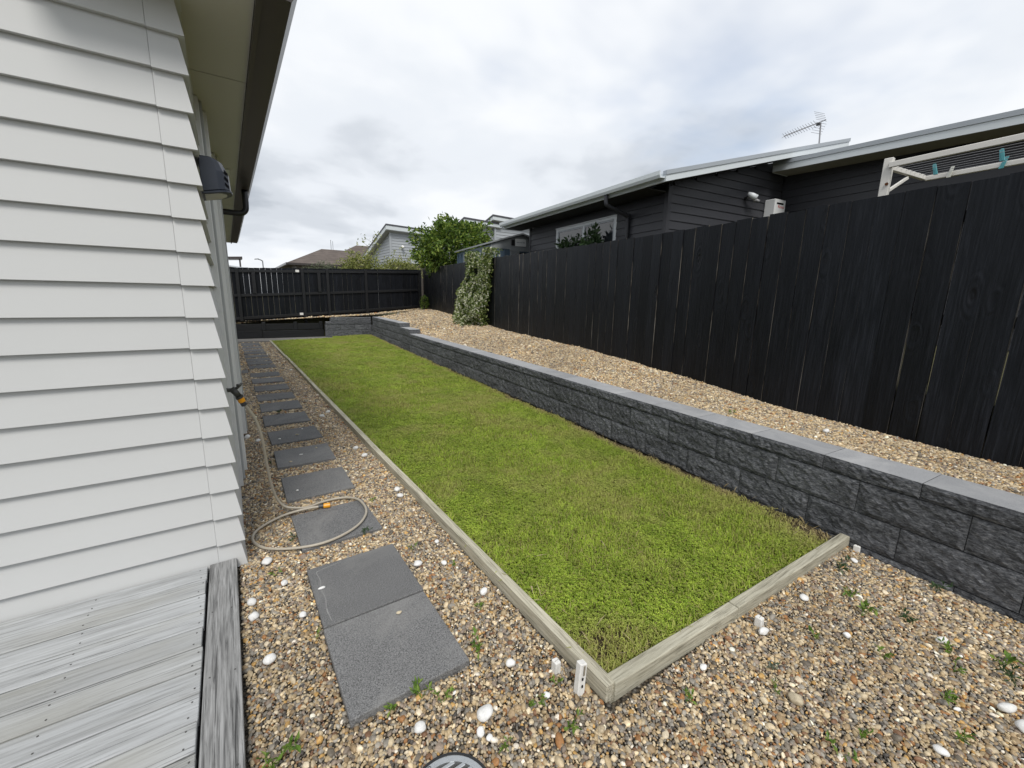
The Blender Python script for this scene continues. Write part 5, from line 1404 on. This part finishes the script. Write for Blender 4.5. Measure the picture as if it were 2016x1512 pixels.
# a few stray pebbles lying on the pavers
for j, (x, y, lab) in enumerate(((0.33, 3.60, 'small loose pebble alone on the fourth paver'), (0.36, 4.30, 'loose pebble at the left side of the fifth paver'), (0.47, 4.45, 'loose pebble in the middle of the fifth paver'),
        (0.63, 4.58, 'loose pebble near the far right corner of the fifth paver'), (0.34, 5.08, 'loose pebble at the near left of the sixth paver'), (0.52, 5.15, 'loose pebble near the centre of the sixth paver'),
        (0.60, 5.35, 'loose pebble at the far right of the sixth paver'), (0.57, 1.83, 'cream pebble lying near the far edge of the nearest paver'), (0.28, 2.24, 'pebble on the chalky left edge of the second paver'))):
    o = link('loose_pebble', stone_mesh(200+j, 0.010+0.004*(j % 3), 0.008, 0.006, 'stone_cream' if j % 2 else 'stone_white'))
    o.location = (x, y, 0.04 if y < 1.9 else 0.034)
    tag(o, lab, 'pebble', 'loose pebbles on the pavers')

# ------------------------------------------------------------------ grass
def tuft_mesh(seed, clover=False, nb=16, spread=0.03, h=0.030):
    r = np.random.default_rng(seed); s = MB()
    for k in range(nb):
        a = r.random()*6.283; d = r.random()**0.6*spread; bx, by = math.cos(a)*d, math.sin(a)*d
        f = r.random()*6.283; L = h*(0.55+0.75*r.random()); w = 0.0019+0.0016*r.random(); ln = L*(0.35+0.75*r.random())
        dx, dy = math.cos(f), math.sin(f); sx, sy = -dy*w, dx*w
        if clover and k % 2 == 0:
            cx, cy, cz_ = bx+dx*ln*0.4, by+dy*ln*0.4, L*0.75; R_ = 0.0055+0.003*r.random()
            for q in range(3):
                t = f+q*2.094; c1 = (cx+math.cos(t-0.5)*R_, cy+math.sin(t-0.5)*R_, cz_+0.001); c2 = (cx+math.cos(t+0.5)*R_, cy+math.sin(t+0.5)*R_, cz_+0.001)
                s.add([(cx, cy, cz_), c1, (cx+math.cos(t)*R_*1.25, cy+math.sin(t)*R_*1.25, cz_+0.003), c2], [(0, 1, 2, 3)])
            continue
        m = (bx+dx*ln*0.45, by+dy*ln*0.45, L*0.72); t = (bx+dx*ln, by+dy*ln, L*0.98 if ln < L*0.7 else L*0.7)
        s.add([(bx-sx, by-sy, -0.003), (bx+sx, by+sy, -0.003), (m[0]+sx*0.8, m[1]+sy*0.8, m[2]), (m[0]-sx*0.8, m[1]-sy*0.8, m[2]), t], [(0, 1, 2, 3), (3, 2, 4)])
    me = bpy.data.meshes.new('tuft'); me.from_pydata(s.v, [], s.f); me.materials.append(M['grass'])
    return me
TUFT = [tuft_mesh(i) for i in range(6)]+[tuft_mesh(20+i, True, 18, 0.032, 0.030) for i in range(3)]+[tuft_mesh(40, False, 20, 0.035, 0.05)]
gp, gs = [], []
for y0, y1, s, k in ((0.92, 3.5, 0.0275, 0.92), (3.5, 7.0, 0.034, 1.05), (7.0, 16.75, 0.046, 1.35)):
    p = hexpts(1.12, 4.65, y0, y1, s); p = p[(p[:, 0] < 3.25+0.08*p[:, 1]) & (p[:, 0] > 1.158-0.003*(p[:, 1]-1)) & ~((p[:, 1] > 16.2) & (p[:, 0] < 3.16)) & (p[:, 1] > 0.997-0.039*(p[:, 0]-1.13))]
    gp.append(p); gs.append(np.full(len(p), k))
p = np.concatenate(gp); sc_ = np.concatenate(gs); n = len(p)
dw = 3.26+0.08*p[:, 1]-p[:, 0]                         # distance to the block wall
dcor = np.hypot(p[:, 0]-1.2, (p[:, 1]-1.0)*1.0)
a1, a2, a3 = vnoise(p, 1, 0.9), vnoise(p, 2, 2.6), vnoise(p, 5, 7.0)
dry = np.clip(0.30*(a1-0.45)+0.45*(a2-0.5)+0.5*(a3-0.5)+0.06, 0, 1)
edge = np.clip(1-dw/0.20, 0, 1)*(0.4+0.9*a2)+np.clip(1-dcor/0.42, 0, 1)*(0.2+1.0*a3)+np.clip(1-np.hypot(p[:, 0]-3.3, p[:, 1]-0.95)/0.5, 0, 1)*0.8
edge += np.clip(1-(p[:, 0]-1.15)/0.05, 0, 1)*0.2*a2
dry = np.clip(dry+edge*0.8, 0, 1)
c1 = np.array([0.225, 0.325, 0.036]); c2 = np.array([0.37, 0.465, 0.062]); c3 = np.array([0.38, 0.39, 0.11]); c4 = np.array([0.38, 0.30, 0.16])
col = c1+(c2-c1)*rng.random((n, 1))
col *= (0.93+0.14*vnoise(p, 8, 1.6)[:, None])*(0.80+0.40*vnoise(p, 15, 12.0)[:, None])
d_ = dry[:, None]
col = np.where(d_ < 0.5, col*(1-2*d_)+c3*2*d_, c3*(2-2*d_)+c4*(2*d_-1))
keep = rng.random(n) > np.clip(edge-0.15, 0, 0.9)
scz = sc_*(1-0.35*np.clip(edge, 0, 1))*rng.uniform(0.75, 1.2, n)
z = np.array([lawn_z(a, b) for a, b in p])
P = np.concatenate([p, z[:, None]], 1)
rot = np.stack([rng.normal(0, 0.12, n), rng.normal(0, 0.12, n), rng.random(n)*6.283], 1)
scl = np.stack([sc_*1.05, sc_*1.05, scz], 1)
idx = np.where(vnoise(p, 12, 3.0) > 0.5, rng.integers(6, 9, n), rng.integers(0, 6, n)); idx[rng.random(n) < 0.012] = 9
idx[((p[:, 0] < 1.19) | (p[:, 1] < 1.02)) & (rng.random(n) < 0.30)] = 9
q = keep
tag(scatter('grass', P[q], rot[q], scl[q], idx[q], col[q], TUFT, 'grass'), 'short mown green lawn grass with dry yellow patches', 'grass', kind='stuff')
# dry clippings and straw at the near corners
V_, F_ = [], []
sp = []
for cx, cy, rr_, cnt in ((1.28, 1.08, 0.20, 60), (3.2, 0.98, 0.22, 70), (1.2, 1.5, 0.10, 24), (1.45, 1.75, 0.3, 12), (2.2, 2.0, 0.9, 26), (2.5, 3.2, 1.0, 22)):
    for _ in range(cnt): sp.append((cx+rng.normal()*rr_*0.6, cy+rng.normal()*rr_*0.6))
for yy in np.arange(1.0, 8, 0.05): sp.append((3.26+0.08*yy-abs(rng.normal())*0.06-0.02, yy))
sp = np.array(sp); sp = sp[(sp[:, 0] > 1.15) & (sp[:, 1] > 0.98) & (sp[:, 0] < 3.25+0.08*sp[:, 1])]
zz = np.array([lawn_z(a, b) for a, b in sp])+rng.uniform(0.012, 0.03, len(sp))
V, F = leaves(np.concatenate([sp, zz[:, None]], 1), np.zeros((len(sp), 3)), 0.07, 91, 0.04, 0.1, 0.0)
V[:, 2] = np.clip(V[:, 2], 0.02, 0.10)
o = np_mesh('dry_straw', V, F, 'straw'); tag(o, 'dry straw and clippings scattered on the lawn edges', 'straw', kind='stuff')
